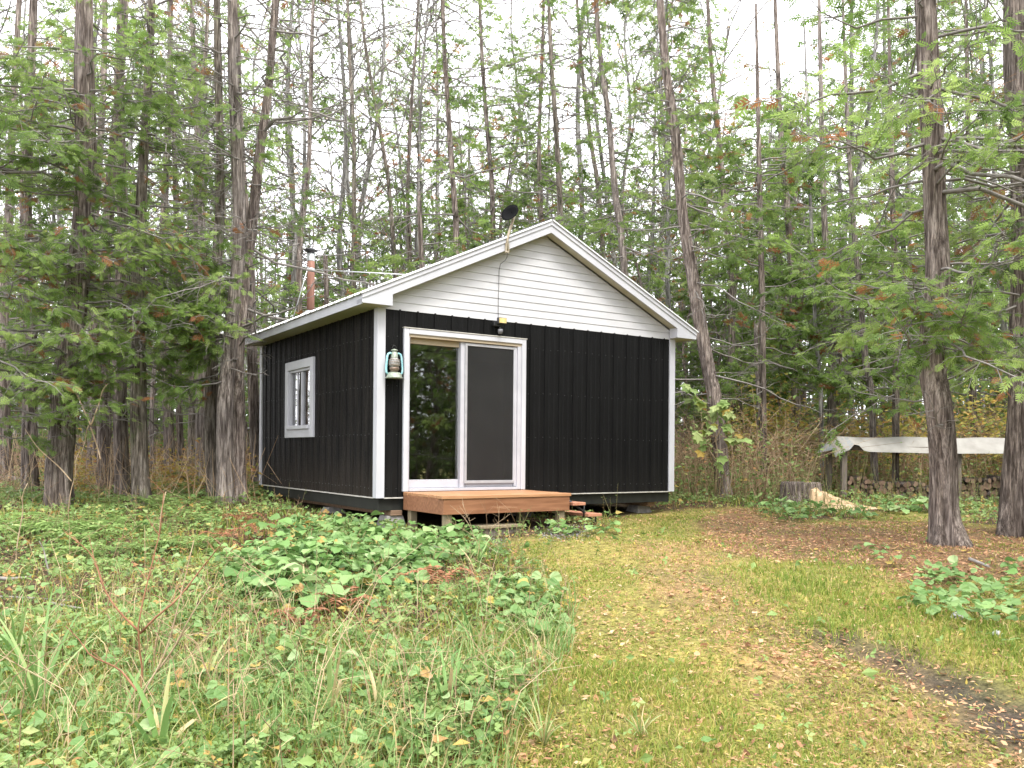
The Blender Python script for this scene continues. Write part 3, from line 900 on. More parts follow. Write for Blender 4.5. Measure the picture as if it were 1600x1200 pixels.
mb = MB()
for t in (.165, .205, .235): add_tube(mb, [(.073 * math.cos(a), .073 * math.sin(a), t) for a in np.linspace(0, 2 * math.pi, 17)], .003, 5)
mb.build('globe_guard', 'lantern_burner', lan)

fl = on_cabin('flood_light', 1.76, -.03, 2.335)
tag(fl, 'small floodlight with amber lens and motion sensor above the glass door', 'light')
box('housing', (-.06, -.10, .0), (.075, -.05, .085), 'cap_iron', fl, .006)
box('lens', (-.05, -.106, .01), (.065, -.1005, .077), 'lamp_lens', fl, .002)
box('mount', (-.10, -.05, -.03), (.03, .012, .03), 'black_iron', fl, .005)
mb = MB(); add_tube(mb, [(.0, -.03, -.03), (.0, -.045, -.07)], .014, 8); mb.build('arm', 'black_iron', fl)
mb = MB(); add_lathe(mb, [(0, -.135), (.026, -.13), (.036, -.10), (.034, -.07), (.0, -.065)], (0, -.05, 0), 14); mb.build('sensor', 'grey_plastic', fl)

dish = on_cabin('satellite_dish', 1.77, -FR - .02, 3.36)
tag(dish, 'small black dish antenna on a bent mast fixed to the roof edge', 'antenna')
mb = MB(); add_tube(mb, [(0, 0, -.05), (.0, 0, .10), (.02, 0, .18), (.075, 0, .33), (.105, 0, .43), (.11, 0, .53)], .019, 10); mb.build('mast', 'mast_steel', dish)
box('bracket', (-.03, -.012, -.08), (.03, .018, .05), 'mast_steel', dish, .004)
mb = MB()
R_ = Matrix.Rotation(math.radians(-62), 3, 'Y') @ Matrix.Rotation(math.radians(24), 3, 'X')
bp = []
for rr, zz in [(.0, -.045), (.05, -.04), (.09, -.022), (.128, .0), (.130, .006), (.09, -.012), (.05, -.03), (.0, -.035)]:
    bp.append((rr, zz))
ang = np.arange(20) * 2 * np.pi / 20
V = np.concatenate([np.stack([r * np.cos(ang), r * np.sin(ang), np.full(20, z)], 1) for r, z in bp])
V = V @ np.array(R_).T + np.array([.02, -.03, .46])
k_ = np.arange(20); q = np.stack([k_, (k_ + 1) % 20, 20 + (k_ + 1) % 20, 20 + k_], 1)
mb.add(V, (np.arange(len(bp) - 1)[:, None, None] * 20 + q[None]).reshape(-1, 4), smooth=True)
mb.build('reflector', 'dish_black', dish)
box('clamp', (.055, -.03, .44), (.125, .015, .49), 'dish_black', dish, .004)
cab = on_cabin('antenna_cable', 1.755, 0, 2.42)
tag(cab, 'thin dark cable running down the white gable to the floodlight', 'cable')
mb = MB(); add_tube(mb, [(.02, -FR - .03, .95), (.012, -FR - .02, .80), (.01, -FR + .02, .765), (.012, -.06, .74), (.008, -.032, .66), (.004, -.031, .4), (.0, -.031, .15), (.0, -.032, .02)], .0038, 5); mb.build('cord', 'cable', cab)

# ------------------------------------------------------------------ deck, steps, block
deck = empty('deck', house_pt(0, 0, 0), ROT)
tag(deck, 'low orange-brown stained wooden deck in front of the glass door', 'deck')
nb = 8; bw = (1.13 - .03) / nb
for k in range(nb):
    v0 = -.035 - k * bw; x0 = .345 if k < nb - 1 else .318
    box('deck_board', (x0 + random.uniform(-.006, .006), v0 - bw + .006, .030 + random.uniform(-.001, .001)), (2.205 + random.uniform(-.003, .003), v0, .068 + random.uniform(-.0015, .0015)), 'stained_deck', deck, .004)
box('rim_joist', (.34, -1.115, -.155), (2.185, -1.077, .028), 'stained_rim', deck, .003)
box('rim_joist', (.34, -1.075, -.155), (.378, -.045, .028), 'stained_rim', deck, .003)
box('rim_joist', (2.147, -1.075, -.155), (2.185, -.045, .028), 'stained_rim', deck, .003)
for x in (.95, 1.55): box('joist', (x, -1.075, -.14), (x + .038, -.045, .028), 'beam_wood', deck, .002)
for x, y in ((.39, -1.072), (2.05, -1.072), (.39, -.16), (2.05, -.16)):
    g = float(ground(*house_pt(x + .045, y + .045).xy))
    box('post', (x, y, g - .05), (x + .09, y + .09, .028), 'post_wood', deck, .004)
steps = empty('wooden_steps', house_pt(2.22, -.6, 0), ROT)
tag(steps, 'two red-brown plank steps on black iron stringers at the right end of the deck', 'steps')
gs = float(ground(*house_pt(2.6, -.6).xy))
box('tread', (.02, -.52, -.095), (.225, .5, -.055), 'step_tread_wood', steps, .004)
box('tread', (.24, -.56, -.245), (.47, .5, -.205), 'step_tread_wood', steps, .004)
for y in (-.42, .40):
    mb = MB(); add_tube(mb, [(.0, y, -.02), (.24, y, -.17), (.50, y, gs - .02)], .016, 4); mb.build('stringer', 'black_iron', steps)
    mb = MB(); add_tube(mb, [(.43, y - .05, -.245), (.43, y - .05, gs - .03)], .013, 6); mb.build('leg', 'black_iron', steps)
    mb = MB(); add_tube(mb, [(.235, y - .05, -.095), (.235, y - .05, -.25)], .012, 6); mb.build('leg', 'black_iron', steps)
blk = empty('plank_block', house_pt(1.12, -1.02, 0), ROT)
tag(blk, 'weathered plank block lying on the ground beneath the deck', 'block')
gb = float(ground(*house_pt(1.12, -1.0).xy))
box('top_plank', (-.30, -.14, gb + .075), (.32, .16, gb + .11), 'post_wood', blk, .004)
box('side_plank', (-.27, -.11, gb - .03), (.29, -.07, gb + .074), 'grey_post_wood', blk, .004)
box('side_plank', (-.27, .09, gb - .03), (.29, .13, gb + .074), 'grey_post_wood', blk, .004)

# ------------------------------------------------------------------ wood rack with tarp, firewood, stump
RD = 16.2
pA = at_px(1318, 784, RD)
g0 = float(ground(pA.x, pA.y))
rack = empty('wood_rack', (pA.x, pA.y, g0))
tag(rack, 'low firewood rack of wooden posts under a pale draped tarp roof', 'wood rack')
mpp = RD / FPX
top = at_px(1318, 703, RD).z - g0
xr = (1610 - 1318) * mpp
for x, y in ((-.01, -.02), (-.13, .42), (xr * .61, .0), (xr * .59, .45), (xr, 0), (xr, .45)):
    box('post', (x - .05, y - .05, -.08), (x + .05, y + .05, top), 'grey_post_wood', rack, .005)
box('rail', (-.12, -.05, top), (xr + .06, .03, top + .07), 'grey_post_wood', rack, .004)
box('rail', (-.18, .39, top), (xr + .06, .47, top + .07), 'grey_post_wood', rack, .004)
box('ridge_pole', (-.16, .17, top + .18), (xr + .06, .23, top + .25), 'grey_post_wood', rack, .004)
# tarp sheet
nxs, nys = 46, 9
TXs = np.linspace(-.22, xr + .12, nxs)
V = []
for layer in (0, 1):
    for i, x in enumerate(TXs):
        for j in range(nys):
            t = j / (nys - 1)
            y = -.17 + .80 * t
            z = top + .275 - .24 * (abs(t - .45) / .45) ** 1.1 * (1 if t < .45 else .8)
            if j < 3:                                         # loose front edge sags and scallops
                z += (3 - j) / 3 * (-.075 + .012 * math.sin(x * 2.1 + .7))
                z += (3 - j) / 3 * .15 * math.exp(-((x - .16) / .10) ** 2)
            if x < -.05: z -= (t * .5 + .5) * .20 * ((-.05 - x) / .17) ** 1.5
            z += .012 * math.sin(4.1 * x + 5 * t) * (1 - abs(2 * t - .9)) - .008 * max(0, math.sin(math.pi * (x - .1) / 1.15)) ** 2 * (1 - t)
            V.append((x + (.06 * t if i == 0 else 0), y - .02 * math.sin(3 * x), z - .004 * layer))
q = np.array([[i * nys + j, (i + 1) * nys + j, (i + 1) * nys + j + 1, i * nys + j + 1] for i in range(nxs - 1) for j in range(nys - 1)])
mb = MB(); mb.add(V, [q], smooth=True); mb.f.append((q[:, ::-1] + nxs * nys, np.full(len(q), .5), 1, True))
tarp_o = mb.build('tarp', ['tarp', 'tarp_underside'], rack)
# folded end flap of the tarp
mb = MB()
fx = -.22
fv = [(fx + .005, -.10, top + .01), (fx - .16, .10, top - .045), (fx - .20, .30, top - .06), (fx + .06, .60, top + .06), (fx + .0, .24, top + .16)]
mb.add(fv + [(x, y, z - .004) for x, y, z in fv], [np.array([[0, 1, 4], [1, 2, 4], [2, 3, 4]]), np.array([[5, 9, 6], [6, 9, 7], [7, 9, 8]])], mat=0)
mb.build('end_flap', ['tarp_underside'], rack)

# firewood: every log a thing
log_meshes = []
for k in range(6):
    mb = MB(); r = np.random.default_rng(k)
    sides = 12; ang = np.arange(sides) * 2 * np.pi / sides
    rad = 1 + .10 * np.sin(ang * 2 + r.uniform(0, 6)) + .05 * np.sin(ang * 3 + r.uniform(0, 6))
    L_ = .21
    rings = [(-L_, rad * .97), (-L_ + .01, rad), (0, rad * 1.03), (L_ - .01, rad), (L_, rad * .97)]
    V = np.concatenate([np.stack([np.cos(ang) * q_, np.full(sides, y / .06), np.sin(ang) * q_], 1) for y, q_ in rings])
    kk = np.arange(sides); q4 = np.stack([kk, (kk + 1) % sides, sides + (kk + 1) % sides, sides + kk], 1)
    mb.add(V, (np.arange(4)[:, None, None] * sides + q4[None]).reshape(-1, 4), .5, 0, True)
    mb.f.append((np.array([list(range(sides))]), np.array([.5]), 1, False))
    mb.f.append((np.array([list(range(4 * sides, 5 * sides))[::-1]]), np.array([.5]), 1, False))
    me = mb.mesh('log'); me.materials.append(MATS['dark_bark']); me.materials.append(MATS['cut_wood'])
    log_meshes.append(me)
def put_log(x, y, z, r, lab, grp, spin=0.0, yaw=0.0, pitch=0.0):
    o = bpy.data.objects.new('log', random.choice(log_meshes)); COL.objects.link(o)
    o.location = (x, y, z); o.scale = (r, .06 * random.uniform(.85, 1.1), r)
    o.rotation_euler = (pitch, random.uniform(0, 6.28), yaw)
    tag(o, lab, 'log', grp)
LG = 'firewood stacked under the tarp rack'
ly = pA.y + .25
gz = lambda x: float(ground(x, ly))
box_base = (pA.x + .12)
def row(x0, x1, z, rlo, rhi, lab):
    x = x0
    while x < x1:
        r = random.uniform(rlo, rhi)
        x += r
        put_log(x, ly + random.uniform(-.07, .07), gz(x) + z + r * random.uniform(.75, 1.35), r, lab, LG, yaw=random.uniform(-.2, .2), pitch=random.uniform(-.08, .08))
        x += r * random.uniform(.95, 1.25)
xm = at_px(1470, 780, RD).x; xe = at_px(1600, 780, RD).x
row(pA.x + .10, xm, .05, .038, .062, 'small round firewood log in the left stack under the tarp')
row(pA.x + .10, xm - .1, .14, .034, .058, 'small round firewood log in the left stack under the tarp')
row(pA.x + .12, xm - .3, .225, .030, .05, 'small round firewood log in the left stack under the tarp')
row(pA.x + .14, pA.x + .40, .30, .035, .05, 'small round firewood log in the left stack under the tarp')
row(xm + .05, xe, .06, .055, .085, 'thick firewood log in the right stack between the two big trunks')
row(xm + .02, xe, .19, .05, .10, 'thick firewood log in the right stack between the two big trunks')
row(xm + .2, xe, .33, .035, .05, 'thick firewood log in the right stack between the two big trunks')
for k, x in enumerate((pA.x + .9, (xm + xe) / 2)):
    s_ = box('skid_plank', (x - .95 if k == 0 else x - .7, ly - .17, gz(x) - .02), (x + .95 if k == 0 else x + .7, ly - .10, gz(x) + .07), 'grey_post_wood', None, .005)
    tag(s_, ['long grey plank under the left firewood stack', 'short grey plank under the right firewood stack'][k], 'plank')

sp = foot(1252, 789)
stump = empty('stump', sp)
tag(stump, 'mossy cut tree stump with pale splintered wood sloping off its right side', 'stump')
sm = sp.y / FPX
mb = MB()
sr = 30 * sm; sh = 36 * sm
fl_ = lambda i, a: 1 + .09 * np.sin(3 * a + 1) + .06 * np.sin(5 * a) + (.22 * np.maximum(0, np.sin(2 * a + .4)) if i < 2 else 0)
add_tube(mb, [(0, 0, -.08), (0, 0, .05), (-.01, 0, sh * .5), (-.02, 0, sh * .9), (-.02, 0, sh)], np.array([1.25, 1.12, 1.0, .98, .93]) * sr, 22, flute=fl_)
mb.build('trunk', 'dark_bark', stump)
mb = MB(); V = []
for i in range(20):
    t = i / 19
    for j in range(11):
        s = -1 + 2 * j / 10
        x = -.02 + t * sr * 2.9; wv = .30 - .13 * t
        hgt = sh * .95 * (1 - t) ** 1.35 * (1 - .35 * s * s) + .035 * math.sin(17 * t + 5 * s) * (1 - t) + .03 * math.sin(31 * t - 7 * s) * (1 - t) + .02 * math.cos(11 * s + 3 * t)
        y = -sr * .62 + s * wv - .05 * t
        V.append((x, y, hgt if abs(s) < .95 and 0 < i < 19 else -.10))
q = np.array([[i * 11 + j, (i + 1) * 11 + j, (i + 1) * 11 + j + 1, i * 11 + j + 1] for i in range(19) for j in range(10)])
mb.add(V, q)
mb.build('splintered_wood', 'fresh_wood', stump)
mb = MB()
V = []
for i in range(8):
    for j in range(12):
        a = 2 * math.pi * j / 12; r = sr * .62 * i / 7
        V.append((.05 + r * math.cos(a), -sr * .52 + r * .45 * math.sin(a), sh * (1.02 - .5 * (i / 7) ** 2 - (.18 if math.sin(a) < 0 else 0) * i / 7) + .02 * math.sin(7 * a + i)))
q = np.array([[i * 12 + j, (i + 1) * 12 + j, (i + 1) * 12 + (j + 1) % 12, i * 12 + (j + 1) % 12] for i in range(7) for j in range(12)])
mb.add(V, q, smooth=True); mb.build('moss_cap', 'moss', stump)
# sawdust heap trailing to the rack
hp = foot(1318, 797)
mb = MB(); V = []
for i in range(18):
    for j in range(10):
        a = -1 + 2 * i / 17; b = -1 + 2 * j / 9
        x = a * .62; y = b * .30
        h_ = max(0, 1 - a * a) ** .8 * max(0, 1 - b * b) * (.10 - .06 * a) + .012 * math.sin(9 * a + 7 * b)
        V.append((x, y, float(ground(hp.x + x, hp.y + y)) - hp.z - .012 + h_))
q = np.array([[i * 10 + j, (i + 1) * 10 + j, (i + 1) * 10 + j + 1, i * 10 + j + 1] for i in range(17) for j in range(9)])
mb.add(V, q, smooth=True)
o = mb.build('sawdust_heap', 'sawdust'); o.location = hp
tag(o, 'low heap of pale orange sawdust and chips beside the stump', 'sawdust')

# ------------------------------------------------------------------ trees
def smooth_line(pts, n):
    """Catmull-Rom resample of a polyline to n points"""
    P = np.asarray(pts, float)
    if len(P) == 2: return P[0] + (P[1] - P[0]) * np.linspace(0, 1, n)[:, None]
    Q = np.concatenate([[2 * P[0] - P[1]], P, [2 * P[-1] - P[-2]]])
    seg = np.linalg.norm(np.diff(P, axis=0), axis=1)
    s = np.concatenate([[0], np.cumsum(seg)])
    out = []
    for t in np.linspace(0, s[-1], n):
        i = min(int(np.searchsorted(s, t, 'right')) - 1, len(P) - 2)
        u = (t - s[i]) / seg[i]
        p0, p1, p2, p3 = Q[i], Q[i + 1], Q[i + 2], Q[i + 3]
        out.append(.5 * ((2 * p1) + (-p0 + p2) * u + (2 * p0 - 5 * p1 + 4 * p2 - p3) * u * u + (-p0 + 3 * p1 - 3 * p2 + p3) * u ** 3))
    return np.array(out)

def trunk_mesh(line, radii, sides, flare=.55, seed=0, rough=.06):
    r = np.random.default_rng(seed)
    ph = r.uniform(0, 6.28, 6)
    h = line[:, 2] - line[0, 2]
    rad = radii * (1 + flare * np.exp(-np.maximum(h - .05, 0) / (radii[0] * 1.5)))
    jit = r.normal(0, 1, (len(line), sides))
    for i in range(1, len(line)): jit[i] = .93 * jit[i - 1] + .37 * jit[i]
    jit *= .028 if sides > 12 else .012
    def fl(i, a):
        root = np.exp(-max(h[i] - .05, 0) / (radii[0] * 2.2))
        return (1 + rough * np.sin(3 * a + ph[0] + .5 * h[i]) + rough * .7 * np.sin(5 * a + ph[1] - .35 * h[i]) + rough * .5 * np.sin(9 * a + ph[2] + .8 * h[i])
                + jit[i] + root * (.32 * np.sin(4 * a + ph[3]) + .16 * np.sin(7 * a + ph[5])) + rough * .5 * math.sin(2.3 * h[i] + ph[4]))
    mb = MB()
    add_tube(mb, line, rad, sides, flute=fl, caps=True)
    return mb

def along(line, h):
    """points of the trunk line at heights h above its foot"""
    z = line[:, 2] - line[0, 2]
    return np.stack([np.interp(h, z, line[:, k]) for k in range(3)], 1)

def limbs(line, n, h0, h1, L0, L1, slope=(-.25, .25), droop=.35, lift=.45, live=1.0, twigs=10, sprays=5, size=.15, dead_frac=.045, az=None, r=None,
          wood=None, leaf=None, rmin=.0035, lo=False, bias=0.0, twl=1.0):
    """cedar limbs: arching branches with side twigs; twigs that live carry flat fans of scale leaves"""
    if n == 0: return
    K = 8
    h = r.uniform(h0, h1, n)
    st = along(line, h)
    a = r.uniform(0, 2 * np.pi, n) if az is None else r.uniform(az[0], az[1], n)
    L = r.uniform(L0, L1, n)
    out = np.stack([np.cos(a), np.sin(a), np.zeros(n)], 1)
    side = np.stack([-np.sin(a), np.cos(a), np.zeros(n)], 1)
    t = np.linspace(0, 1, K)
    sl = r.uniform(slope[0], slope[1], n)[:, None]
    dz = L[:, None] * (sl * t - droop * r.uniform(.6, 1.4, n)[:, None] * t ** 2 + lift * r.uniform(.5, 1.4, n)[:, None] * t ** 3)
    wob = np.cumsum(r.normal(0, .035, (n, K)), 1) * L[:, None]
    wob[:, 0] = 0
    wz = np.cumsum(r.normal(0, .02, (n, K)), 1) * L[:, None]; wz[:, 0] = 0
    P = st[:, None] + out[:, None] * (L[:, None] * t * (1 - .12 * t))[..., None] + side[:, None] * wob[..., None]
    P[..., 2] += dz + wz
    rad = (.0055 + .0062 * L)[:, None] * (1 - .82 * t)[None] + .001
    add_segs(wood, P[:, :-1].reshape(-1, 3), P[:, 1:].reshape(-1, 3), rad[:, :-1].ravel(), np.maximum(rad[:, 1:], rmin).ravel(), 4)
    # twigs
    tt = r.uniform(.18, 1.0, (n, twigs)) ** .85
    tt = np.sort(tt, 1); tt[:, -1] = 1.0
    fi = tt * (K - 1); i0 = np.minimum(fi.astype(int), K - 2); fr = (fi - i0)[..., None]
    bi = np.arange(n)[:, None]
    tp = P[bi, i0] * (1 - fr) + P[bi, i0 + 1] * fr
    tg = P[bi, i0 + 1] - P[bi, i0]
    tg /= np.maximum(np.linalg.norm(tg, axis=2, keepdims=True), 1e-9)
    sgn = np.where(np.arange(twigs)[None] % 2 == 0, 1, -1) * np.where(r.random((n, twigs)) < .85, 1, -1)
    ang = np.radians(r.uniform(25, 70, (n, twigs))) * sgn
    ang[:, -1] *= .2
    c, s = np.cos(ang)[..., None], np.sin(ang)[..., None]
    lat = np.cross(np.broadcast_to([0, 0, 1.], tg.shape), tg)
    td = tg * c + lat * s
    td[..., 2] += r.normal(-.12, .28, (n, twigs))
    td /= np.linalg.norm(td, axis=2, keepdims=True)
    tl = twl * r.uniform(.22, .55, (n, twigs)) * (.45 + .35 * L[:, None]) * (1.15 - .5 * tt)
    q1 = tp + td * (tl * .55)[..., None]
    d2 = td.copy(); d2[..., 2] += r.normal(-.15, .25, (n, twigs))
    d2 += r.normal(0, .15, d2.shape)
    q2 = q1 + d2 * (tl * .5)[..., None]
    A, B, C = tp.reshape(-1, 3), q1.reshape(-1, 3), q2.reshape(-1, 3)
    add_segs(wood, A, B, max(.0055, rmin), max(.004, rmin), 3)
    add_segs(wood, B, C, max(.004, rmin), max(.0025, rmin * .8), 3)
    alive = (r.random((n, twigs)) < live).ravel()
    # bare forked twiglets on every twig
    m = len(A)
    for f in (.55,):
        base = A + (C - A) * f
        dd = (C - A) / np.maximum(np.linalg.norm(C - A, axis=1, keepdims=True), 1e-9) + r.normal(0, .7, (m, 3))
        dd /= np.linalg.norm(dd, axis=1, keepdims=True)
        ll = tl.ravel() * r.uniform(.25, .6, m)
        add_segs(wood, base, base + dd * ll[:, None], max(.003, rmin * .8), max(.002, rmin * .6), 3)
    if leaf is None or live <= 0 or sprays == 0: return
    A, B, C = A[alive], B[alive], C[alive]
    m = len(A)
    if m == 0: return
    orange = np.repeat((r.random(m) < dead_frac), sprays)
    btint = np.repeat(r.uniform(.30, .88, n), twigs)[alive]
    f = np.tile(np.linspace(.3, 1.0, sprays), (m, 1)) + r.normal(0, .06, (m, sprays))
    f = np.clip(f, .1, 1.05)[..., None]
    pos = np.where(f < .55, A[:, None] + (B - A)[:, None] * (f / .55), B[:, None] + (C - B)[:, None] * ((f - .55) / .45))
    d = (C - A); d /= np.maximum(np.linalg.norm(d, axis=1, keepdims=True), 1e-9)
    la = np.cross(d, [0, 0, 1.]); la /= np.maximum(np.linalg.norm(la, axis=1, keepdims=True), 1e-9)
    sg = np.where(np.arange(sprays) % 2 == 0, 1, -1) * .75; sg[-1] = 0
    fd = d[:, None] + la[:, None] * sg[None, :, None] + r.normal(0, .28, (m, sprays, 3))
    fd[..., 2] -= .22
    nr = np.array([0, 0, 1.]) + r.normal(0, .75, (m, sprays, 3)) + la[:, None] * r.normal(0, .3, (m, 1, 1))
    ti = np.clip(np.repeat(btint, sprays) + r.normal(0, .16, m * sprays), .0, .88)
    ti = np.where(orange, r.uniform(.91, 1.0, m * sprays), ti)
    sp_ = SPRAY_LO if lo else SPRAY
    scatter(leaf, sp_[0], sp_[1], pos.reshape(-1, 3), fd.reshape(-1, 3), nr.reshape(-1, 3), size * r.uniform(.65, 1.35, m * sprays), ti)

TREES = []
def hero(name, label, poly, wpx, depth=None, top=11.0, bark_='cedar_bark', live=None, dead=None, leafmat='cedar_foliage', sides=18, flare=.22, group=None, cat='tree', seed=0, snag=False):
    """a tree measured on the photo: poly from the foot upwards in pixels, trunk widths in pixels, real depth in metres"""
    r = np.random.default_rng(1000 + seed)
    if depth is None: depth = foot(*poly[0]).y
    pts = [np.array(at_px(x, y, depth)) for x, y in poly]
    gz_ = float(ground(pts[0][0], pts[0][1]))
    base = np.array([pts[0][0], pts[0][1], gz_])
    pts[0] = base.copy()
    if not snag and pts[-1][2] < gz_ + top:
        dv = (pts[-1] - pts[-2]); dv /= np.linalg.norm(dv)
        e = (gz_ + top - pts[-1][2])
        pts.append(pts[-1] + np.array([dv[0] * .6, 0, 1]) * e)
    P = np.array(pts) - base
    P[0, 2] = -.15
    for i in range(1, len(P)): P[i, 1] += r.normal(0, .05)
    n = max(14, int(P[-1, 2] * 5))
    line = smooth_line(P, n)
    wz = [-.2] + [p[2] for p in P[1:]]
    w0, w1 = wpx[0] * depth / FPX / 2, wpx[1] * depth / FPX / 2
    hv = 6.0 * (1 if P[-1, 2] > 6 else P[-1, 2] / 6)
    rad = np.interp(line[:, 2], [0, hv, max(P[-1, 2], hv + .1)], [w0, w1, w1 * (.45 if not snag else .9)])
    root = empty(name, base)
    tag(root, label, cat, group)
    trunk_mesh(line, rad, sides * 2 if depth < 14 else sides + 6, flare * 1.25, seed).build('trunk', bark_, root)
    wood, leaf = MB(), MB()
    L_ = line.copy(); L_[0, 2] = 0
    for kw in (dead or []): limbs(L_, r=r, wood=wood, leaf=None, live=0, **kw)
    for kw in (live or []):
        if depth > 16.2: kw = dict(kw, lo=True, size=kw.get('size', .15) * 1.12)
        limbs(L_, r=r, wood=wood, leaf=leaf, **kw)
    if wood.n: wood.build('branches', 'twig' if live else 'dead_twig', root)
    if leaf.n: leaf.build('crown', leafmat, root)
    TREES.append((base, depth))
    return root

def D_(n, h0, h1, L0, L1, **k):
    d = dict(n=n, h0=h0, h1=h1, L0=L0, L1=L1, droop=.35, lift=.35, twigs=7, slope=(-.25, .35)); d.update(k); return d
def V_(n, h0, h1, L0, L1, **k):
    d = dict(n=n, h0=h0, h1=h1, L0=L0, L1=L1); d.update(k); return d

# --- right foreground pair
hero('cedar_tree', 'large cedar with a leaning flared trunk standing in front of the tarp rack',
     [(1487, 852), (1479, 800), (1474, 720), (1464, 640), (1459, 560), (1460, 440), (1460, 340), (1456, 200), (1446, 66)], (40, 30), None, 11, 'cedar_bark',
     live=[V_(26, 2.2, 5.2, 1.0, 2.4, slope=(-.25, .1), droop=.45, twigs=11, sprays=6, size=.135, dead_frac=.06, az=(2.0, 6.4)),
           V_(8, 1.9, 3.0, .5, 1.2, slope=(-.4, 0), droop=.45, twigs=10, sprays=6, size=.135, dead_frac=.06, az=(3.4, 6.0)),
           V_(16, 4.4, 9.5, 1.2, 2.6, live=.75, size=.2)],
     dead=[D_(7, 3.6, 7.0, 1.6, 3.6, slope=(-.2, .5), droop=1.1, lift=.75), D_(8, 1.2, 3, .5, 1.3)], sides=30, flare=.75, seed=1)
hero('cedar_tree', 'big dark cedar trunk cut by the right edge of the picture',
     [(1600, 838), (1597, 760), (1601, 640), (1611, 500), (1612, 380), (1601, 200), (1598, 66)], (56, 47), None, 11, 'dark_bark',
     live=[V_(24, 2.4, 5.4, 1.2, 2.3, slope=(-.3, .1), twigs=11, sprays=6, size=.135, az=(1.8, 4.6), dead_frac=.06), V_(12, 5, 9, 1.2, 2.5, live=.8)],
     dead=[D_(6, 3.5, 6, 1.5, 3.2, az=(1.6, 4.7), droop=.8, lift=.7)], sides=28, flare=.5, seed=2)
# --- left foreground
hero('cedar_tree', 'thick cedar trunk in the left foreground under drooping green boughs',
     [(95, 792), (95, 740), (98, 680), (105, 600), (112, 540), (120, 450), (125, 350), (130, 250), (130, 66)], (38, 28), None, 11, 'cedar_bark',
     live=[V_(30, 2.0, 4.4, 1.1, 2.4, slope=(-.25, .2), droop=.3, lift=.3, twigs=12, sprays=6, size=.135, dead_frac=.06, az=(2.6, 7.0)),
           V_(30, 4.0, 6.6, 1.0, 2.3, slope=(-.25, .2), droop=.3, lift=.3, twigs=12, sprays=6, size=.135, dead_frac=.06, az=(2.6, 6.8)),
           V_(9, 1.5, 2.4, .6, 1.4, slope=(-.25, .05), droop=.3, twigs=11, sprays=6, size=.135, dead_frac=.05, az=(2.8, 6.6)),
           V_(10, 6.0, 10, 1.1, 2.2, live=.7, twigs=9)],
     dead=[D_(18, 1.2, 6, 1.0, 2.6)], sides=28, flare=.15, seed=3)
hero('cedar_tree', 'slim dark cedar at the far left edge with dense low green boughs',
     [(-40, 800), (-36, 650), (-30, 500), (-26, 300), (-20, 66)], (30, 22), None, 10, 'dark_bark',
     live=[V_(24, 1.0, 3.8, 1.0, 2.2, slope=(-.3, .15), twigs=12, sprays=6, size=.135, dead_frac=.05, az=(-1.6, 1.4)), V_(22, 3.4, 6.4, 1.0, 2.2, slope=(-.3, .2), twigs=12, sprays=6, size=.135, dead_frac=.06, az=(-1.6, 1.4))], sides=16, seed=4)
hero('cedar_tree', 'brown cedar trunk between the thick left trunk and the picture edge', [(47, 747), (49, 650), (48, 500), (42, 300), (50, 66)], (23, 15), 14.6, 11, 'dark_bark',
     live=[V_(30, 2.6, 8.0, .8, 2.0, live=.85, dead_frac=.06)], dead=[D_(20, 1, 7, .7, 1.8)], seed=5)
hero('cedar_tree', 'narrow trunk just right of the thick left foreground trunk', [(142, 728), (146, 600), (150, 400), (157, 200), (160, 66)], (17, 11), 17, 12, 'cedar_bark',
     live=[V_(26, 3, 9, .8, 1.9, live=.85, dead_frac=.06)], dead=[D_(18, 1.5, 8, .7, 1.8)], seed=6)
hero('cedar_tree', 'leftmost of three straight brown trunks left of the cabin', [(166, 742), (165, 650), (164, 500), (172, 300), (190, 66)], (23, 14), 15, 12, 'cedar_bark',
     live=[V_(30, 2.6, 8, .8, 2.1, live=.85, dead_frac=.06)], dead=[D_(22, 1.2, 8, .7, 1.8)], seed=7)
hero('cedar_tree', 'middle one of three straight brown trunks left of the cabin', [(193, 755), (189, 650), (190, 500), (187, 350), (184, 200), (193, 66)], (21, 15), 14.2, 12, 'dark_bark',
     live=[V_(28, 2.4, 7.5, .8, 2.0, live=.85, dead_frac=.06)], dead=[D_(22, 1.0, 7, .7, 1.8)], seed=8)
hero('cedar_tree', 'rightmost of three straight brown trunks with a mossy flared foot', [(222, 770), (216, 690), (214, 560), (214, 450), (222, 300), (228, 150), (232, 66)], (26, 13), 12.9, 12, 'mossy_bark',
     live=[V_(18, 1.9, 4.4, .7, 1.9, slope=(-.3, .1), sprays=6, dead_frac=.05, twigs=10), V_(22, 4.0, 8, .8, 2.0, live=.85, dead_frac=.06)], dead=[D_(18, 1.2, 7, .7, 1.7)], seed=9)
hero('dead_snag', 'thin pale broken stem among the trunks left of the cabin', [(240, 716), (240, 640), (242, 558)], (7.5, 6), 18, 3, 'pale_bark', snag=True, sides=10, seed=10)
hero('cedar_tree', 'dark trunk with a forked look behind the pale broken stem', [(267, 716), (262, 600), (254, 500), (257, 380), (262, 200)], (17, 10), 18, 12, 'dark_bark', dead=[D_(34, 1, 9, .7, 2.0)], live=[V_(16, 3, 9, .7, 1.6, live=.7)], seed=11)
hero('cedar_tree', 'slender dark trunk right beside the forked-looking one', [(285, 714), (279, 600), (276, 450), (272, 300), (270, 66)], (11, 8), 18.4, 12, 'dark_bark', dead=[D_(34, 1, 9, .6, 1.8)], live=[V_(16, 3, 9, .7, 1.6, live=.7)], seed=12)
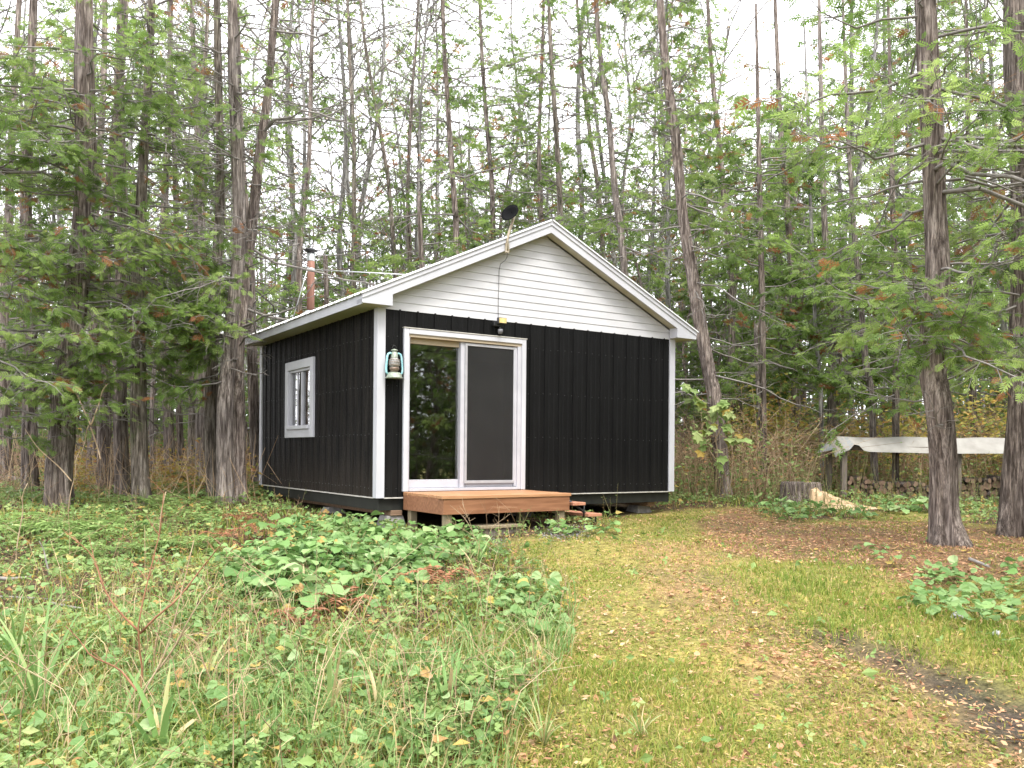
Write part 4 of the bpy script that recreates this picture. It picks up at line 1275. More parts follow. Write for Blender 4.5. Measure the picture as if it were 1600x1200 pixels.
hero('cedar_tree', 'thin mossy trunk standing left of the speckled pale one', [(299, 716), (300, 600), (303, 450), (311, 200), (320, 66)], (12, 9), 19, 12, 'mossy_bark', dead=[D_(36, 1, 9, .7, 2.0)], live=[V_(16, 3, 9, .7, 1.6, live=.7)], seed=13)
hero('birch_tree', 'speckled pale trunk just left of the cedar clump by the cabin', [(314, 724), (316, 600), (319, 480), (313, 300), (302, 66)], (17, 10), 17, 12, 'pale_bark', dead=[D_(40, 2, 10, .8, 2.2)], seed=14)
hero('cedar_tree', 'greenish trunk at the left of the cedar clump by the cabin corner', [(334, 766), (332, 640), (335, 500), (344, 300), (338, 66)], (20, 12), 13.9, 12, 'mossy_bark', dead=[D_(44, 1.4, 8, .6, 1.9)], live=[V_(8, 2.6, 6, .6, 1.4, live=.7)], flare=.15, seed=15)
hero('cedar_tree', 'pale grey front trunk of the cedar clump by the cabin corner', [(352, 769), (352, 650), (355, 560), (362, 480), (373, 380), (371, 250), (366, 66)], (25, 17), 13.2, 12, 'pale_bark',
     dead=[D_(30, 2, 8, .6, 1.9)], live=[V_(13, 1.9, 3.3, .6, 1.6, slope=(-.35, .05), sprays=6, twigs=10, dead_frac=.06, az=(3.0, 4.7)), V_(7, 4, 7, .6, 1.4, live=.7)], flare=.15, sides=24, seed=16)
hero('cedar_tree', 'brown trunk of the cedar clump that leans right as it rises', [(373, 771), (371, 650), (375, 560), (383, 450), (392, 360), (405, 240), (418, 140), (427, 66)], (23, 13), 13.5, 12, 'cedar_bark',
     dead=[D_(40, 2, 9, .8, 2.8, droop=.45, lift=.5)], live=[V_(14, 2.0, 3.4, .6, 1.7, slope=(-.3, .05), sprays=6, twigs=10, dead_frac=.05, az=(3.2, 4.8)), V_(6, 4, 8, .6, 1.4, live=.6)], flare=.2, sides=22, seed=17)
hero('cedar_tree', 'brown trunk right against the cabin far left corner', [(404, 772), (398, 690), (393, 600), (391, 520), (388, 400), (378, 250), (372, 66)], (18, 12), 15.6, 12, 'dark_bark', dead=[D_(30, 1.5, 9, .7, 2.0)], live=[V_(9, 2.4, 5, .7, 1.5, live=.9, az=(1.4, 3.6))], seed=18)
hero('cedar_tree', 'dim trunk at the far left edge deep among the boughs', [(10, 720), (7, 500), (13, 350), (22, 200)], (17, 12), 18, 12, 'dark_bark', live=[V_(12, 3, 9, .8, 2, live=.8)], dead=[D_(20, 1, 8, .7, 1.8)], seed=19)
# --- behind the cabin
hero('cedar_tree', 'bare-limbed trunk rising left of the ridge above the dish', [(722, 690), (713, 380), (711, 330), (704, 230), (699, 150), (694, 66)], (16, 9), 18.5, 13, 'cedar_bark', dead=[D_(44, 3, 11, .7, 2.2, slope=(-.3, .1))], live=[V_(12, 1.8, 4.2, .9, 2.0, live=.9), V_(18, 5, 12.5, .8, 1.9, live=.6)], seed=20)
hero('cedar_tree', 'dark trunk behind the dish antenna over the roof', [(776, 690), (770, 330), (761, 200), (752, 66)], (11, 8), 21, 14, 'dark_bark', dead=[D_(30, 3, 12, .7, 2.2)], live=[V_(22, 2.5, 8, .8, 2.0, live=.8), V_(18, 5, 12.5, .8, 1.9, live=.6)], seed=21)
hero('cedar_tree', 'narrow trunk directly above the left slope close to the ridge', [(850, 690), (845, 340), (842, 230), (848, 66)], (10, 8), 22, 14, 'dark_bark', dead=[D_(26, 3, 12, .7, 2)], live=[V_(20, 3, 9, .8, 1.9, live=.8), V_(18, 5, 12.5, .8, 1.9, live=.6)], seed=22)
hero('cedar_tree', 'straight mossy trunk rising just behind the roof peak', [(883, 690), (876, 340), (869, 200), (860, 66)], (12, 9), 19.5, 13, 'mossy_bark', dead=[D_(36, 3, 12, .7, 2.1)], live=[V_(14, 3, 9, .7, 1.7, live=.6), V_(18, 5, 12.5, .8, 1.9, live=.6)], seed=23)
hero('cedar_tree', 'slim trunk behind the right slope leaning left at its top', [(962, 690), (938, 340), (926, 240), (915, 150), (906, 66)], (10, 8), 22, 14, 'mossy_bark', dead=[D_(30, 3, 12, .7, 2)], live=[V_(12, 3, 8, .8, 1.8, live=.7), V_(18, 5, 12.5, .8, 1.9, live=.6)], seed=24)
hero('cedar_tree', 'pinkish-brown trunk behind the right slope leaning left', [(992, 690), (975, 430), (961, 300), (950, 180), (936, 66)], (14, 10), 17.8, 13, 'pale_bark', dead=[D_(34, 2.5, 10, .6, 1.9)], live=[V_(9, 3, 8, .6, 1.4, live=.7), V_(18, 5, 12.5, .8, 1.9, live=.6)], seed=25)
hero('cedar_tree', 'large grey-brown cedar leaning left behind the cabin right corner', [(1133, 715), (1118, 640), (1108, 580), (1097, 520), (1080, 420), (1066, 330), (1056, 230), (1047, 160), (1036, 66)], (25, 15), 15.6, 13, 'cedar_bark',
     dead=[D_(34, 1.6, 9, .5, 2.2, slope=(-.35, .1))], live=[V_(9, 4.0, 6.6, .6, 1.5, live=.9, az=(-1.2, 1.0)), V_(12, 6.6, 11, .8, 2.0), V_(18, 5, 12.5, .8, 1.9, live=.6)], sides=24, flare=.3, seed=26)
hero('birch_tree', 'dark thin trunk left of the bare-limbed one with upright forks', [(641, 690), (640, 400), (637, 300), (644, 150), (650, 66)], (9, 7), 24, 14, 'dark_bark', dead=[D_(46, 3, 13, .8, 2.6, slope=(.3, 1.1), droop=.1, lift=.1)], seed=27)
hero('birch_tree', 'mossy slim trunk rising over the left roof slope', [(552, 690), (553, 330), (552, 200), (545, 66)], (9, 7), 22, 14, 'mossy_bark', dead=[D_(46, 3, 13, .8, 2.6, slope=(.3, 1.1), droop=.1, lift=.1)], live=[V_(5, 4, 8, .6, 1.2, live=.6)], seed=28)
hero('birch_tree', 'slim trunk leaning left above the left roof slope', [(640, 690), (612, 340), (598, 230), (570, 66)], (10, 7), 22.5, 14, 'mossy_bark', dead=[D_(46, 4, 13, .8, 2.8, slope=(.4, 1.2), droop=.1, lift=.1)], live=[V_(8, 3, 8, .6, 1.4, live=.6)], seed=29)
hero('cedar_tree', 'pinkish trunk seen right above the chimney pipe', [(463, 690), (470, 400), (474, 330), (482, 240), (488, 66)], (15, 8), 19, 12, 'cedar_bark', dead=[D_(44, 2.5, 11, .8, 2.2)], live=[V_(10, 2.4, 4.2, .8, 1.7, live=.9)], seed=30)
hero('cedar_tree', 'dim trunk right of the large leaning cedar', [(1137, 700), (1141, 600), (1143, 450), (1127, 250), (1112, 100)], (12, 9), 20, 13, 'dark_bark', live=[V_(26, 2.2, 9, .8, 2.0, live=.9)], dead=[D_(14, 1, 6, .6, 1.6)], seed=31)
hero('dead_snag', 'pale orange stripped stem in the brush right of the cabin', [(1188, 712), (1186, 620), (1184, 560), (1180, 500)], (8.5, 7), 18, 4, 'pale_bark', snag=True, sides=12, seed=32)
# --- right middle distance
hero('cedar_tree', 'greyish pink trunk in the brush left of the tarp rack', [(1304, 705), (1301, 600), (1297, 500), (1292, 400), (1285, 250)], (14, 9), 19, 12, 'pale_bark',
     live=[V_(32, 1.9, 4.8, 1.0, 2.4, slope=(-.2, .2), sprays=6, twigs=10, size=.2, az=(3.0, 6.4)), V_(18, 4.5, 9, .9, 2.0)], dead=[D_(12, 1, 5, .6, 1.5)], seed=33)
hero('birch_tree', 'thin pale mottled stem bending left in the brush', [(1285, 705), (1280, 610), (1276, 530), (1272, 400), (1262, 200)], (7, 5), 18, 10, 'grey_bark', dead=[D_(24, 1, 8, .5, 1.5, slope=(.1, .8))], seed=34)
hero('birch_tree', 'thin speckled stem leaning left behind the tarp rack', [(1369, 700), (1360, 620), (1353, 570), (1348, 500), (1338, 380), (1325, 200)], (11, 7), 17.4, 11, 'pale_bark', dead=[D_(24, 1.5, 8, .5, 1.5)], live=[V_(10, 2.2, 5, .7, 1.6)], seed=35)
hero('cedar_tree', 'dark cedar full of green boughs in the right background', [(1247, 705), (1240, 500), (1228, 300), (1220, 200)], (15, 10), 21, 13, 'dark_bark', live=[V_(46, 2.0, 10, .9, 2.4, twigs=10)], seed=36)
hero('cedar_tree', 'green-boughed cedar between the two big right trunks', [(1525, 705), (1518, 500), (1512, 300)], (12, 9), 20, 12, 'dark_bark', live=[V_(46, 1.8, 9, 1.0, 2.3, twigs=10)], seed=37)
hero('cedar_tree', 'bushy cedar whose boughs fill the gap right of the leaning cedar', [(1195, 705), (1190, 500), (1185, 300)], (11, 8), 17.5, 10, 'dark_bark', live=[V_(38, 1.9, 7.5, .8, 2.0, twigs=10, sprays=6)], seed=38)
hero('cedar_tree', 'bushy cedar whose boughs hang left of the big leaning right trunk', [(1400, 705), (1398, 500), (1392, 300)], (11, 8), 16.8, 10, 'dark_bark', live=[V_(48, 1.5, 6.0, .8, 2.1, twigs=10, sprays=6, dead_frac=.05)], seed=39)
hero('cedar_tree', 'bushy cedar behind the roof left of the ridge', [(655, 690), (660, 500), (655, 300)], (10, 7), 17.6, 6, 'dark_bark', live=[V_(34, 1.5, 5.2, .8, 1.8, twigs=10, sprays=6, dead_frac=.06)], seed=40)
hero('cedar_tree', 'bushy cedar behind the chimney pipe', [(505, 690), (510, 500), (508, 400)], (9, 7), 18.2, 4.4, 'dark_bark', live=[V_(32, 1.0, 4.0, .7, 1.5, twigs=10, sprays=6, dead_frac=.05)], seed=41)

# --- background woodland: shared trees, copied
def proto(kind, seed):
    r = np.random.default_rng(500 + seed)
    Hh = {'cedar': 11, 'bare': 13, 'spruce': 12, 'pole': 14}[kind]
    pts = [(0, 0, -.2)]
    x = y = 0
    for k in range(1, 7):
        x += r.normal(0, .24); y += r.normal(0, .24)
        pts.append((x, y, Hh * k / 6))
    line = smooth_line(pts, 26)
    rad = np.interp(line[:, 2], [0, Hh * .5, Hh], [.085, .055, .012])
    bk = {'cedar': 'cedar_bark', 'bare': 'grey_bark', 'spruce': 'dark_bark', 'pole': 'grey_bark'}[kind]
    nm = {'cedar': 'cedar_tree', 'bare': 'bare_tree', 'spruce': 'spruce_tree', 'pole': 'cedar_tree'}[kind]
    root = empty(nm, (0, 0, 0))
    trunk_mesh(line, rad, 9, .3, seed).build('trunk', bk, root)
    L_ = line.copy(); L_[0, 2] = 0
    wood, leaf = MB(), MB()
    if kind == 'cedar':
        limbs(L_, 30, .9, 5, 1.0, 2.2, r=r, wood=wood, leaf=leaf, twigs=10, sprays=5, size=.18, rmin=.0045, lo=True, live=.95, dead_frac=.05)
        limbs(L_, 28, 4.5, 10.5, .6, 1.7, r=r, wood=wood, leaf=leaf, twigs=10, sprays=5, size=.18, rmin=.0045, lo=True, live=.9, dead_frac=.05)
    elif kind == 'spruce':
        for a, b, l0, l1, n in ((.8, 4, 1.5, 2.4, 30), (4, 8, .9, 1.8, 30), (8, 11.6, .25, .9, 22)):
            limbs(L_, n, a, b, l0, l1, slope=(-.3, 0), droop=.2, lift=.2, r=r, wood=wood, leaf=leaf, twigs=10, sprays=4, size=.20, rmin=.005, lo=True, dead_frac=.02)
    elif kind == 'pole':
        limbs(L_, 58, 2.5, 13.6, .7, 2.1, slope=(-.3, .3), r=r, wood=wood, leaf=leaf, live=.8, twigs=9, sprays=4, size=.17, rmin=.0045, lo=True)
    else:
        limbs(L_, 28, 3, 12.5, 1.0, 3.0, slope=(.4, 1.5), droop=.1, lift=.1, live=.75 if seed % 2 else .45, leaf=leaf, r=r, wood=wood, twigs=9, sprays=3, size=.14, rmin=.0045, lo=True, twl=1.6)
    wood.build('branches', 'twig', root)
    if leaf.n: leaf.build('crown', ('yellow_leaf' if seed % 4 == 3 else 'cedar_foliage') if kind == 'bare' else ('dark_foliage' if kind == 'spruce' else 'cedar_foliage'), root)
    return root
PROTO = {'cedar': [proto('cedar', k) for k in range(4)], 'bare': [proto('bare', 10 + k) for k in range(4)], 'spruce': [proto('spruce', 20 + k) for k in range(2)], 'pole': [proto('pole', 30 + k) for k in range(3)]}
used = set()
BGL = {'cedar': ('green cedar deep in the woodland behind the clearing', 'cedars deep in the woodland'), 'bare': ('leafless grey tree deep in the woodland behind the clearing', 'leafless trees deep in the woodland'),
       'spruce': ('dark spruce deep in the woodland behind the clearing', 'spruces deep in the woodland'), 'pole': ('half-bare brown conifer pole deep in the woodland behind the clearing', 'half-bare conifers deep in the woodland')}
NEAR = {'cedar': ('cedar beyond the picture edge reflected in the glass door', 'cedars around the clearing'), 'spruce': ('spruce beyond the picture edge reflected in the glass door', 'spruces around the clearing')}
KW = {'cedar': 'green cedar', 'bare': 'leafless grey tree', 'spruce': 'dark spruce', 'pole': 'half-bare brown conifer'}
ZONES = ['at the far left edge', 'behind the straight left trunks', 'behind the cedar clump left of the cabin', 'above the chimney', 'above the left roof slope', 'left of the dish antenna', 'behind the roof peak',
         'above the right roof slope', 'behind the leaning cedar', 'right of the leaning cedar', 'left of the tarp rack', 'above the tarp rack', 'behind the big right trunks']
pr = random.Random(5)
def put(kind, x, y, sc, sz=1.0, lab=None):
    p = pr.choice(PROTO[kind])
    if p.name in used: o = copy_tree(p)
    else: o = p; used.add(p.name)
    o.location = (x, y, float(ground(x, y)))
    o.rotation_euler = (pr.uniform(-.07, .07), pr.uniform(-.07, .07), pr.uniform(0, 6.28))
    o.scale = (sc, sc, sc * sz)
    l, g = (lab or BGL)[kind]
    if lab is None:
        pc = 800 + FPX * x / y
        zn = ZONES[int(np.searchsorted([130, 280, 430, 560, 690, 790, 900, 1010, 1130, 1240, 1340, 1470], pc))]
        l = ('tall ' if o.scale[2] > 1.1 else '') + KW[kind] + (' in the near woods ' if y < 30 else ' in the far woods ') + zn
    tag(o, l, 'tree', g)
# rows of trees: pixel column, depth, kind, height factor follow the sky line of the photo
def skyline(x):   # row in the photo down to which the wood is closed
    return float(np.interp(x, [0, 60, 200, 300, 420, 520, 620, 700, 800, 900, 1020, 1100, 1200, 1300, 1400, 1500, 1600], [360, 340, 370, 430, 460, 450, 370, 290, 220, 210, 200, 200, 190, 210, 240, 290, 290]))
pr.seed(9)
for i in range(52):
    px_ = -60 + (1720 / 52) * (i + pr.uniform(-.45, .45))
    d = pr.uniform(22.5, 30)
    kinds = ['bare', 'pole', 'pole', 'bare', 'cedar'] if px_ < 640 else ['cedar', 'pole', 'bare', 'pole', 'pole', 'cedar']
    k = pr.choice(kinds)
    x = (px_ - 800) / FPX * d
    if k in ('cedar', 'spruce'):
        hgt = (HY - skyline(px_)) / FPX * d + CAMZ + pr.uniform(-1, 2)
        s_ = pr.uniform(.85, 1.15)
        put(k, x, d, s_, max(.35, hgt / (11.5 * s_)))
    else:
        put(k, x, d, pr.uniform(.9, 1.2), pr.uniform(1.0, 1.3))
for i in range(96):
    px_ = -60 + (1720 / 96) * (i + pr.uniform(-.45, .45))
    d = pr.uniform(30, 46)
    k = pr.choice(['bare', 'cedar', 'bare', 'pole', 'spruce'] if px_ < 640 else ['cedar', 'pole', 'spruce', 'bare', 'pole'])
    x = (px_ - 800) / FPX * d
    if k in ('cedar', 'spruce'):
        hgt = (HY - skyline(px_) - 40) / FPX * d + CAMZ + pr.uniform(-2, 2)
        put(k, x, d, pr.uniform(1.0, 1.5), max(.3, hgt / 14))
    else:
        put(k, x, d, pr.uniform(1.0, 1.4), pr.uniform(.9, 1.2))
# young cedars filling the wood low down
YL = {'cedar': ('', 'young cedars at the edge of the woods')}
YZ = [(150, 'behind the thick left trunk'), (300, 'behind the straight left trunks'), (450, 'behind the clump by the cabin corner'), (700, 'behind the left roof slope'), (860, 'behind the dish antenna'), (1030, 'behind the right roof slope'), (1180, 'behind the leaning cedar'), (1300, 'in the brush left of the tarp rack'), (1450, 'above the tarp rack'), (1700, 'behind the big right trunks')]
for px_, d, s_ in ((20, 19, .42), (75, 21, .5), (130, 20, .38), (175, 22, .45), (235, 21, .5), (275, 23, .42), (325, 20.5, .4), (385, 20, .42), (430, 21, .42), (560, 19.5, .40), (620, 21, .48), (690, 20.5, .45), (760, 21, .6), (830, 20.5, .55), (915, 20, .6), (965, 21, .65),
                   (1010, 20.5, .6), (1065, 20, .52), (1105, 21, .6), (1165, 20.5, .48), (1215, 22, .58), (1265, 21.5, .5), (1330, 22, .55), (1420, 21, .5), (1480, 22, .6), (1550, 20.5, .5), (1590, 21.5, .6)):
    YL['cedar'] = ('young bushy cedar low in the wood ' + next(t for e, t in YZ if px_ < e), YL['cedar'][1])
    put('cedar', (px_ - 800) / FPX * d, d, s_ * 1.1, pr.uniform(.85, 1.1), YL)
# trees to the right of and behind the photographer, seen in the glass
for (x, y, k) in ((9.5, 4.5, 'cedar'), (11.5, 6.5, 'spruce'), (8.5, 1.5, 'cedar'), (12.5, 3.0, 'cedar'), (10.5, -1.5, 'cedar'), (14, 0, 'spruce'), (8.5, -5, 'cedar'), (12.5, -5.5, 'cedar'), (7.0, -9, 'spruce'), (11, -10, 'cedar'),
                  (15, 5, 'cedar'), (16, -4, 'cedar')):
    put(k, x + pr.uniform(-.5, .5), y + pr.uniform(-.5, .5), pr.uniform(1.0, 1.3), 1.0, NEAR)

for i in range(34):
    a = pr.uniform(-.5, 1.5); rr = pr.uniform(13, 26)
    x, y = 2 + rr * math.cos(a - .55), 3 + rr * math.sin(a - .55)
    if y > 1 and abs(x) / max(y, .1) < .72: continue
    put(pr.choice(['cedar', 'cedar', 'spruce']), x, y, pr.uniform(1.0, 1.4), pr.uniform(.8, 1.1), NEAR)
# far wood closing the view: one mass
r = np.random.default_rng(77)
mb = MB()
n = 10000
d = r.uniform(44, 66, n); pxx = r.uniform(-200, 1800, n)
X = (pxx - 800) / FPX * d
sk = np.array([skyline(v) for v in pxx])
hh = (HY - sk) / FPX * d * .75
Z = ground(X, d) + hh * r.random(n) ** 1.25 * (.55 + .45 * np.abs(fbm(X, d * 0, .5, 9)))
scatter(mb, SPRAY_LO[0], SPRAY_LO[1], np.stack([X, d, Z], 1), unit(n, .5), unit(n), r.uniform(.5, 1.1, n), np.clip(r.normal(.35, .2, n), 0, .94))
n = 5000                                                       # the wood goes on to the right and behind
a = r.uniform(-1.15, .75, n); rr = r.uniform(24, 36, n)
X = rr * np.cos(a); Yr = rr * np.sin(a)
Z = ground(X, Yr) + 9 * r.random(n) ** 1.2
scatter(mb, SPRAY_LO[0], SPRAY_LO[1], np.stack([X, Yr, Z], 1), unit(n, .5), unit(n), r.uniform(.6, 1.2, n), np.clip(r.normal(.35, .2, n), 0, .94))
n = 260
d = r.uniform(40, 64, n); X = (r.uniform(-200, 1800, n) - 800) / FPX * d; Z = ground(X, d)
add_segs(mb, np.stack([X, d, Z - .2], 1), np.stack([X + r.normal(0, .5, n), d, Z + r.uniform(7, 15, n)], 1), r.uniform(.06, .14, n), .03, 5, mat=1)
tag(mb.build('far_wood', ['dark_foliage', 'dark_bark']), 'dim mass of far woodland closing the view', kind='stuff')

# ------------------------------------------------------------------ ground cover
def scatter_points(n, r0, r1, half=.76, back=False, power=0.0, rs=None):
    """points on the ground, thinning out with distance from the clearing's near side"""
    rs = rs or rng
    rad = np.exp(rs.uniform(math.log(r0), math.log(r1), n))
    a = rs.uniform(-half, half, n)
    X, Y = rad * np.sin(a), rad * np.cos(a)
    Z = ground(X, Y)
    u, v = in_house(X, Y)
    ok = ~((u > -.05) & (u < W + .05) & (v > -.02) & (v < D + .05))
    ok &= ~((u > .3) & (u < 2.25) & (v > -1.15) & (v < 0))
    for b, dd in TREES:
        if dd < 16: ok &= (X - b[0]) ** 2 + (Y - b[1]) ** 2 > .05
    X, Y, Z = X[ok], Y[ok], Z[ok]
    px, py = to_px(X, Y, Z)
    jx = px + 25 * fbm(X, Y, 1.3, 1) + 10 * fbm(X, Y, 5, 3); jy = py + 14 * fbm(X, Y, 1.6, 2) + 6 * fbm(X, Y, 6, 4)
    return X, Y, Z, jx, jy
def keep(mask, *a): return [v[mask] for v in a]

# grass of the clearing
def blades(mb, X, Y, Z, h, w, lean, tint, r):
    n = len(X)
    a = r.uniform(0, 2 * np.pi, n); fa = r.uniform(0, 2 * np.pi, n)
    ld = np.stack([np.cos(a), np.sin(a), np.zeros(n)], 1); sd = np.stack([np.cos(fa), np.sin(fa), np.zeros(n)], 1)
    B = np.stack([X, Y, Z - .008], 1); up = np.array([0, 0, 1.])
    h = h[:, None]; w = w[:, None]; lean = lean[:, None]
    M = B + up * h * .55 + ld * h * lean * .3
    Tp = B + up * h * (1 - .35 * lean) + ld * h * lean
    V = np.stack([B - sd * w, B + sd * w, M + sd * w * .8, M - sd * w * .8, Tp], 1).reshape(-1, 3)
    i = np.arange(n)[:, None] * 5
    base = mb.n
    mb.v.append(V); mb.n += len(V)
    mb.f.append((i + np.array([[0, 1, 2, 3]]) + base, tint, 0, False))
    mb.f.append((i + np.array([[3, 2, 4]]) + base, tint, 0, False))
r = np.random.default_rng(3)
mb = MB()
X, Y, Z, jx, jy = scatter_points(330000, 3.0, 19, rs=r)
drive = in_poly(jx, jy, DRIVE); bare = in_poly(jx, jy, BARE); path = in_poly(jx, jy, PATH); mud = in_poly(jx + r.normal(0, 30, len(X)), jy + r.normal(0, 12, len(X)), MUD); lush = in_poly(jx + 40 * fbm(X, Y, 2.6, 31) + r.normal(0, 14, len(X)), jy + 16 * fbm(X, Y, 2.2, 32) + r.normal(0, 9, len(X)), LUSH)
patch = fbm(X, Y, 2.2, 5)
p = np.where(drive, .55 + .6 * patch, .10 + .14 * (patch > .2))
p = np.where(path, .48 + .55 * patch, p); p = np.where(bare, .14 + .36 * (patch > .15), p); p = np.where(lush, .62 + .4 * patch, p); p = np.where(mud, .03, p)
p = np.where((~drive) & (jy > 985) & (jx < 900), .45 + .3 * patch, p)
k = r.random(len(X)) < p
X, Y, Z, drive, lush, path, patch, jy, jx = keep(k, X, Y, Z, drive, lush, path, patch, jy, jx)
n = len(X)
h = np.where(lush, r.uniform(.03, .10, n), np.where(drive, r.uniform(.014, .048, n), r.uniform(.04, .16, n)))
h = h * np.where((jy > 1040) & (jx < 1150) & drive, 1.7, 1.0) * (1 + .4 * np.clip(patch, 0, 1))
dist = np.hypot(X, Y)
ti = np.where(lush, r.normal(.40, .16, n) - .1 * patch, np.where(drive, r.normal(.47, .18, n), r.normal(.40, .22, n)))
ti = np.where(path & drive & ~lush, ti + .12, ti) - .12 * np.clip(patch, -1, 1)
ti = np.where(r.random(n) < .06, .95, ti)
blades(mb, X, Y, Z, h, (.0016 + .00036 * dist) * r.uniform(.7, 1.3, n), r.uniform(.2, 1.0, n), np.clip(ti, 0, 1), r)
tag(mb.build('grass', 'grass'), 'short yellow-green grass of the clearing and its track', kind='stuff')

# moss pads / low mossy lawn texture: tiny leaves hugging the track
mb = MB()
X, Y, Z, jx, jy = scatter_points(90000, 3.0, 15, rs=r)
drive = in_poly(jx, jy, DRIVE); mud = in_poly(jx, jy, MUD); bare = in_poly(jx, jy, BARE)
k = drive & ~mud & (r.random(len(X)) < np.where(bare, .15, .55 + .5 * fbm(X, Y, 1.8, 8)))
X, Y, Z = keep(k, X, Y, Z); n = len(X)
nr = np.array([0, 0, 1.]) + r.normal(0, .5, (n, 3)); fd = r.normal(size=(n, 3)); fd[:, 2] = r.uniform(0, .6, n)
scatter(mb, TRIFOL[0], TRIFOL[1], np.stack([X, Y, Z + .006], 1), fd, nr, r.uniform(.009, .020, n) * (1 + np.hypot(X, Y) / 14), np.clip(r.normal(.50, .2, n), 0, 1))
tag(mb.build('moss_cover', 'grass'), 'tiny mossy leaves carpeting the clearing', kind='stuff')

# fallen leaves: fine cedar litter and some larger leaves
mb = MB()
X, Y, Z, jx, jy = scatter_points(210000, 3.0, 26, rs=r)
drive = in_poly(jx, jy, DRIVE); bare = in_poly(jx, jy, BARE); path = in_poly(jx + r.normal(0, 22, len(X)), jy + r.normal(0, 10, len(X)), PATH); mud = in_poly(jx + r.normal(0, 25, len(X)), jy + r.normal(0, 10, len(X)), MUD); lush = in_poly(jx, jy, LUSH)
dry = np.zeros(len(X), bool)
for q in DRYZ: dry |= in_poly(jx, jy, q)
pt = fbm(X, Y, 1.9, 12)
pt2 = fbm(X, Y, 4.5, 13)
p = np.where(drive, .24 + .22 * np.clip(pt + .5 * pt2, -.4, 1.2), .36 + .3 * (pt > .25)); p = np.where(path, .28 + .36 * np.clip(pt + .6 * pt2, -.6, 1.2), p); p = np.where(bare, .95 + .2 * pt, p); p = np.where(mud, .30, p); p = np.where(lush, .12, p); p = np.where(dry, 1.0, p)
k = r.random(len(X)) < p
X, Y, Z, bare, dry = keep(k, X, Y, Z, bare, dry); n = len(X)
nr = np.array([0, 0, 1.]) + r.normal(0, .40, (n, 3)); fd = r.normal(size=(n, 3)); fd[:, 2] *= .25
big = r.random(n) < .06
sz = np.where(big, r.uniform(.024, .050, n), r.uniform(.009, .021, n) * (1 + np.hypot(X, Y) / 20))
ti = np.clip(r.normal(.58, .23, n), 0, 1); ti = np.where(dry, ti * .6, ti); ti = np.where(r.random(n) < .03, 1.0, ti)
P = np.stack([X, Y, Z + .006 + r.uniform(0, .02, n)], 1)
s_ = ~big
FINE = (np.array([[0, -.5, .02], [.26, 0, .10], [0, .55, 0], [-.26, .05, .06]], float), np.array([[0, 1, 2], [0, 2, 3]]))
scatter(mb, FINE[0], FINE[1], P[s_], fd[s_], nr[s_], sz[s_], ti[s_], size_y=(sz * r.uniform(1.0, 2.2, n))[s_])
scatter(mb, LITTER[0], LITTER[1], P[big], fd[big], nr[big], sz[big], ti[big], size_y=(sz * r.uniform(.9, 1.5, n))[big])
tag(mb.build('leaf_litter', 'litter'), 'orange and tan fallen leaves strewn over the ground', kind='stuff')

# low leafy ground cover of the left bank and forest floor
mb = MB()
X, Y, Z, jx, jy = scatter_points(125000, 3.0, 26, rs=r)
drive = in_poly(jx, jy, DRIVE); bare = in_poly(jx, jy, BARE)
dry = np.zeros(len(X), bool)
for q in DRYZ: dry |= in_poly(jx, jy, q)
pt = fbm(X, Y, 2.4, 15); edge = in_poly(jx + 40, jy, DRIVE)
p = np.where(drive, .006 + .02 * (pt > .5), .52 + .55 * pt); p = np.where(dry, .06, p); p = np.where(bare, .01, p)
k = r.random(len(X)) < p
X, Y, Z, jx, jy = keep(k, X, Y, Z, jx, jy); n = len(X)
dist = np.hypot(X, Y)
hz = r.uniform(.01, .13, n) * (1 + .5 * fbm(X, Y, 3, 16))
nr = np.array([0, -.25, 1.]) + r.normal(0, .42, (n, 3)); fd = r.normal(size=(n, 3)); fd[:, 2] *= .3
ti = np.clip(r.normal(.52, .18, n) + .15 * fbm(X, Y, 1.5, 18), 0, .9); ti = np.where(r.random(n) < .08, r.uniform(.92, 1, n), ti)
big = r.random(n) < .35
P = np.stack([X, Y, Z + np.abs(hz)], 1)
scatter(mb, TRIFOL[0], TRIFOL[1], P[~big], fd[~big], nr[~big], (r.uniform(.018, .042, n) * (1 + dist / 18))[~big], ti[~big])
scatter(mb, SMALL_LEAF[0], SMALL_LEAF[1], P[big], fd[big], nr[big], (r.uniform(.030, .075, n) * (1 + dist / 24))[big], ti[big])
tag(mb.build('ground_cover', 'low_leaf'), 'dense low green leaves covering the left bank and forest floor', kind='stuff')

# small broad leaves between the counted plants
mb = MB(); st = MB()
X, Y, Z, jx, jy = scatter_points(60000, 3.6, 22, rs=r)
main = in_poly(jx, jy, COLTZ[0]); inz = main.copy()
for q in COLTZ[1:]: inz |= in_poly(jx, jy, q)
drive = in_poly(jx, jy, DRIVE)
p = np.where(main, .62, np.where(inz, .20, np.where(drive, .0006, .060)))
k = r.random(len(X)) < p
X, Y, Z, inz = keep(k, X, Y, Z, inz); n = len(X)
hz = r.uniform(.03, .17, n)
nr = np.array([0, -.3, 1.]) + r.normal(0, .33, (n, 3)); fd = r.normal(size=(n, 3)); fd[:, 2] *= .15
ti = np.clip(r.normal(.55, .17, n), 0, .9); ti = np.where(r.random(n) < .05, r.uniform(.92, 1, n), ti)
scatter(mb, COLT[0], COLT[1], np.stack([X, Y, Z + hz], 1), fd, nr, r.uniform(.050, .125, n) * np.where(inz, 1, .7), ti)
tag(mb.build('broad_leaf_cover', 'broad_leaf'), 'round green leaves crowding the bank and the edges of the track', kind='stuff')

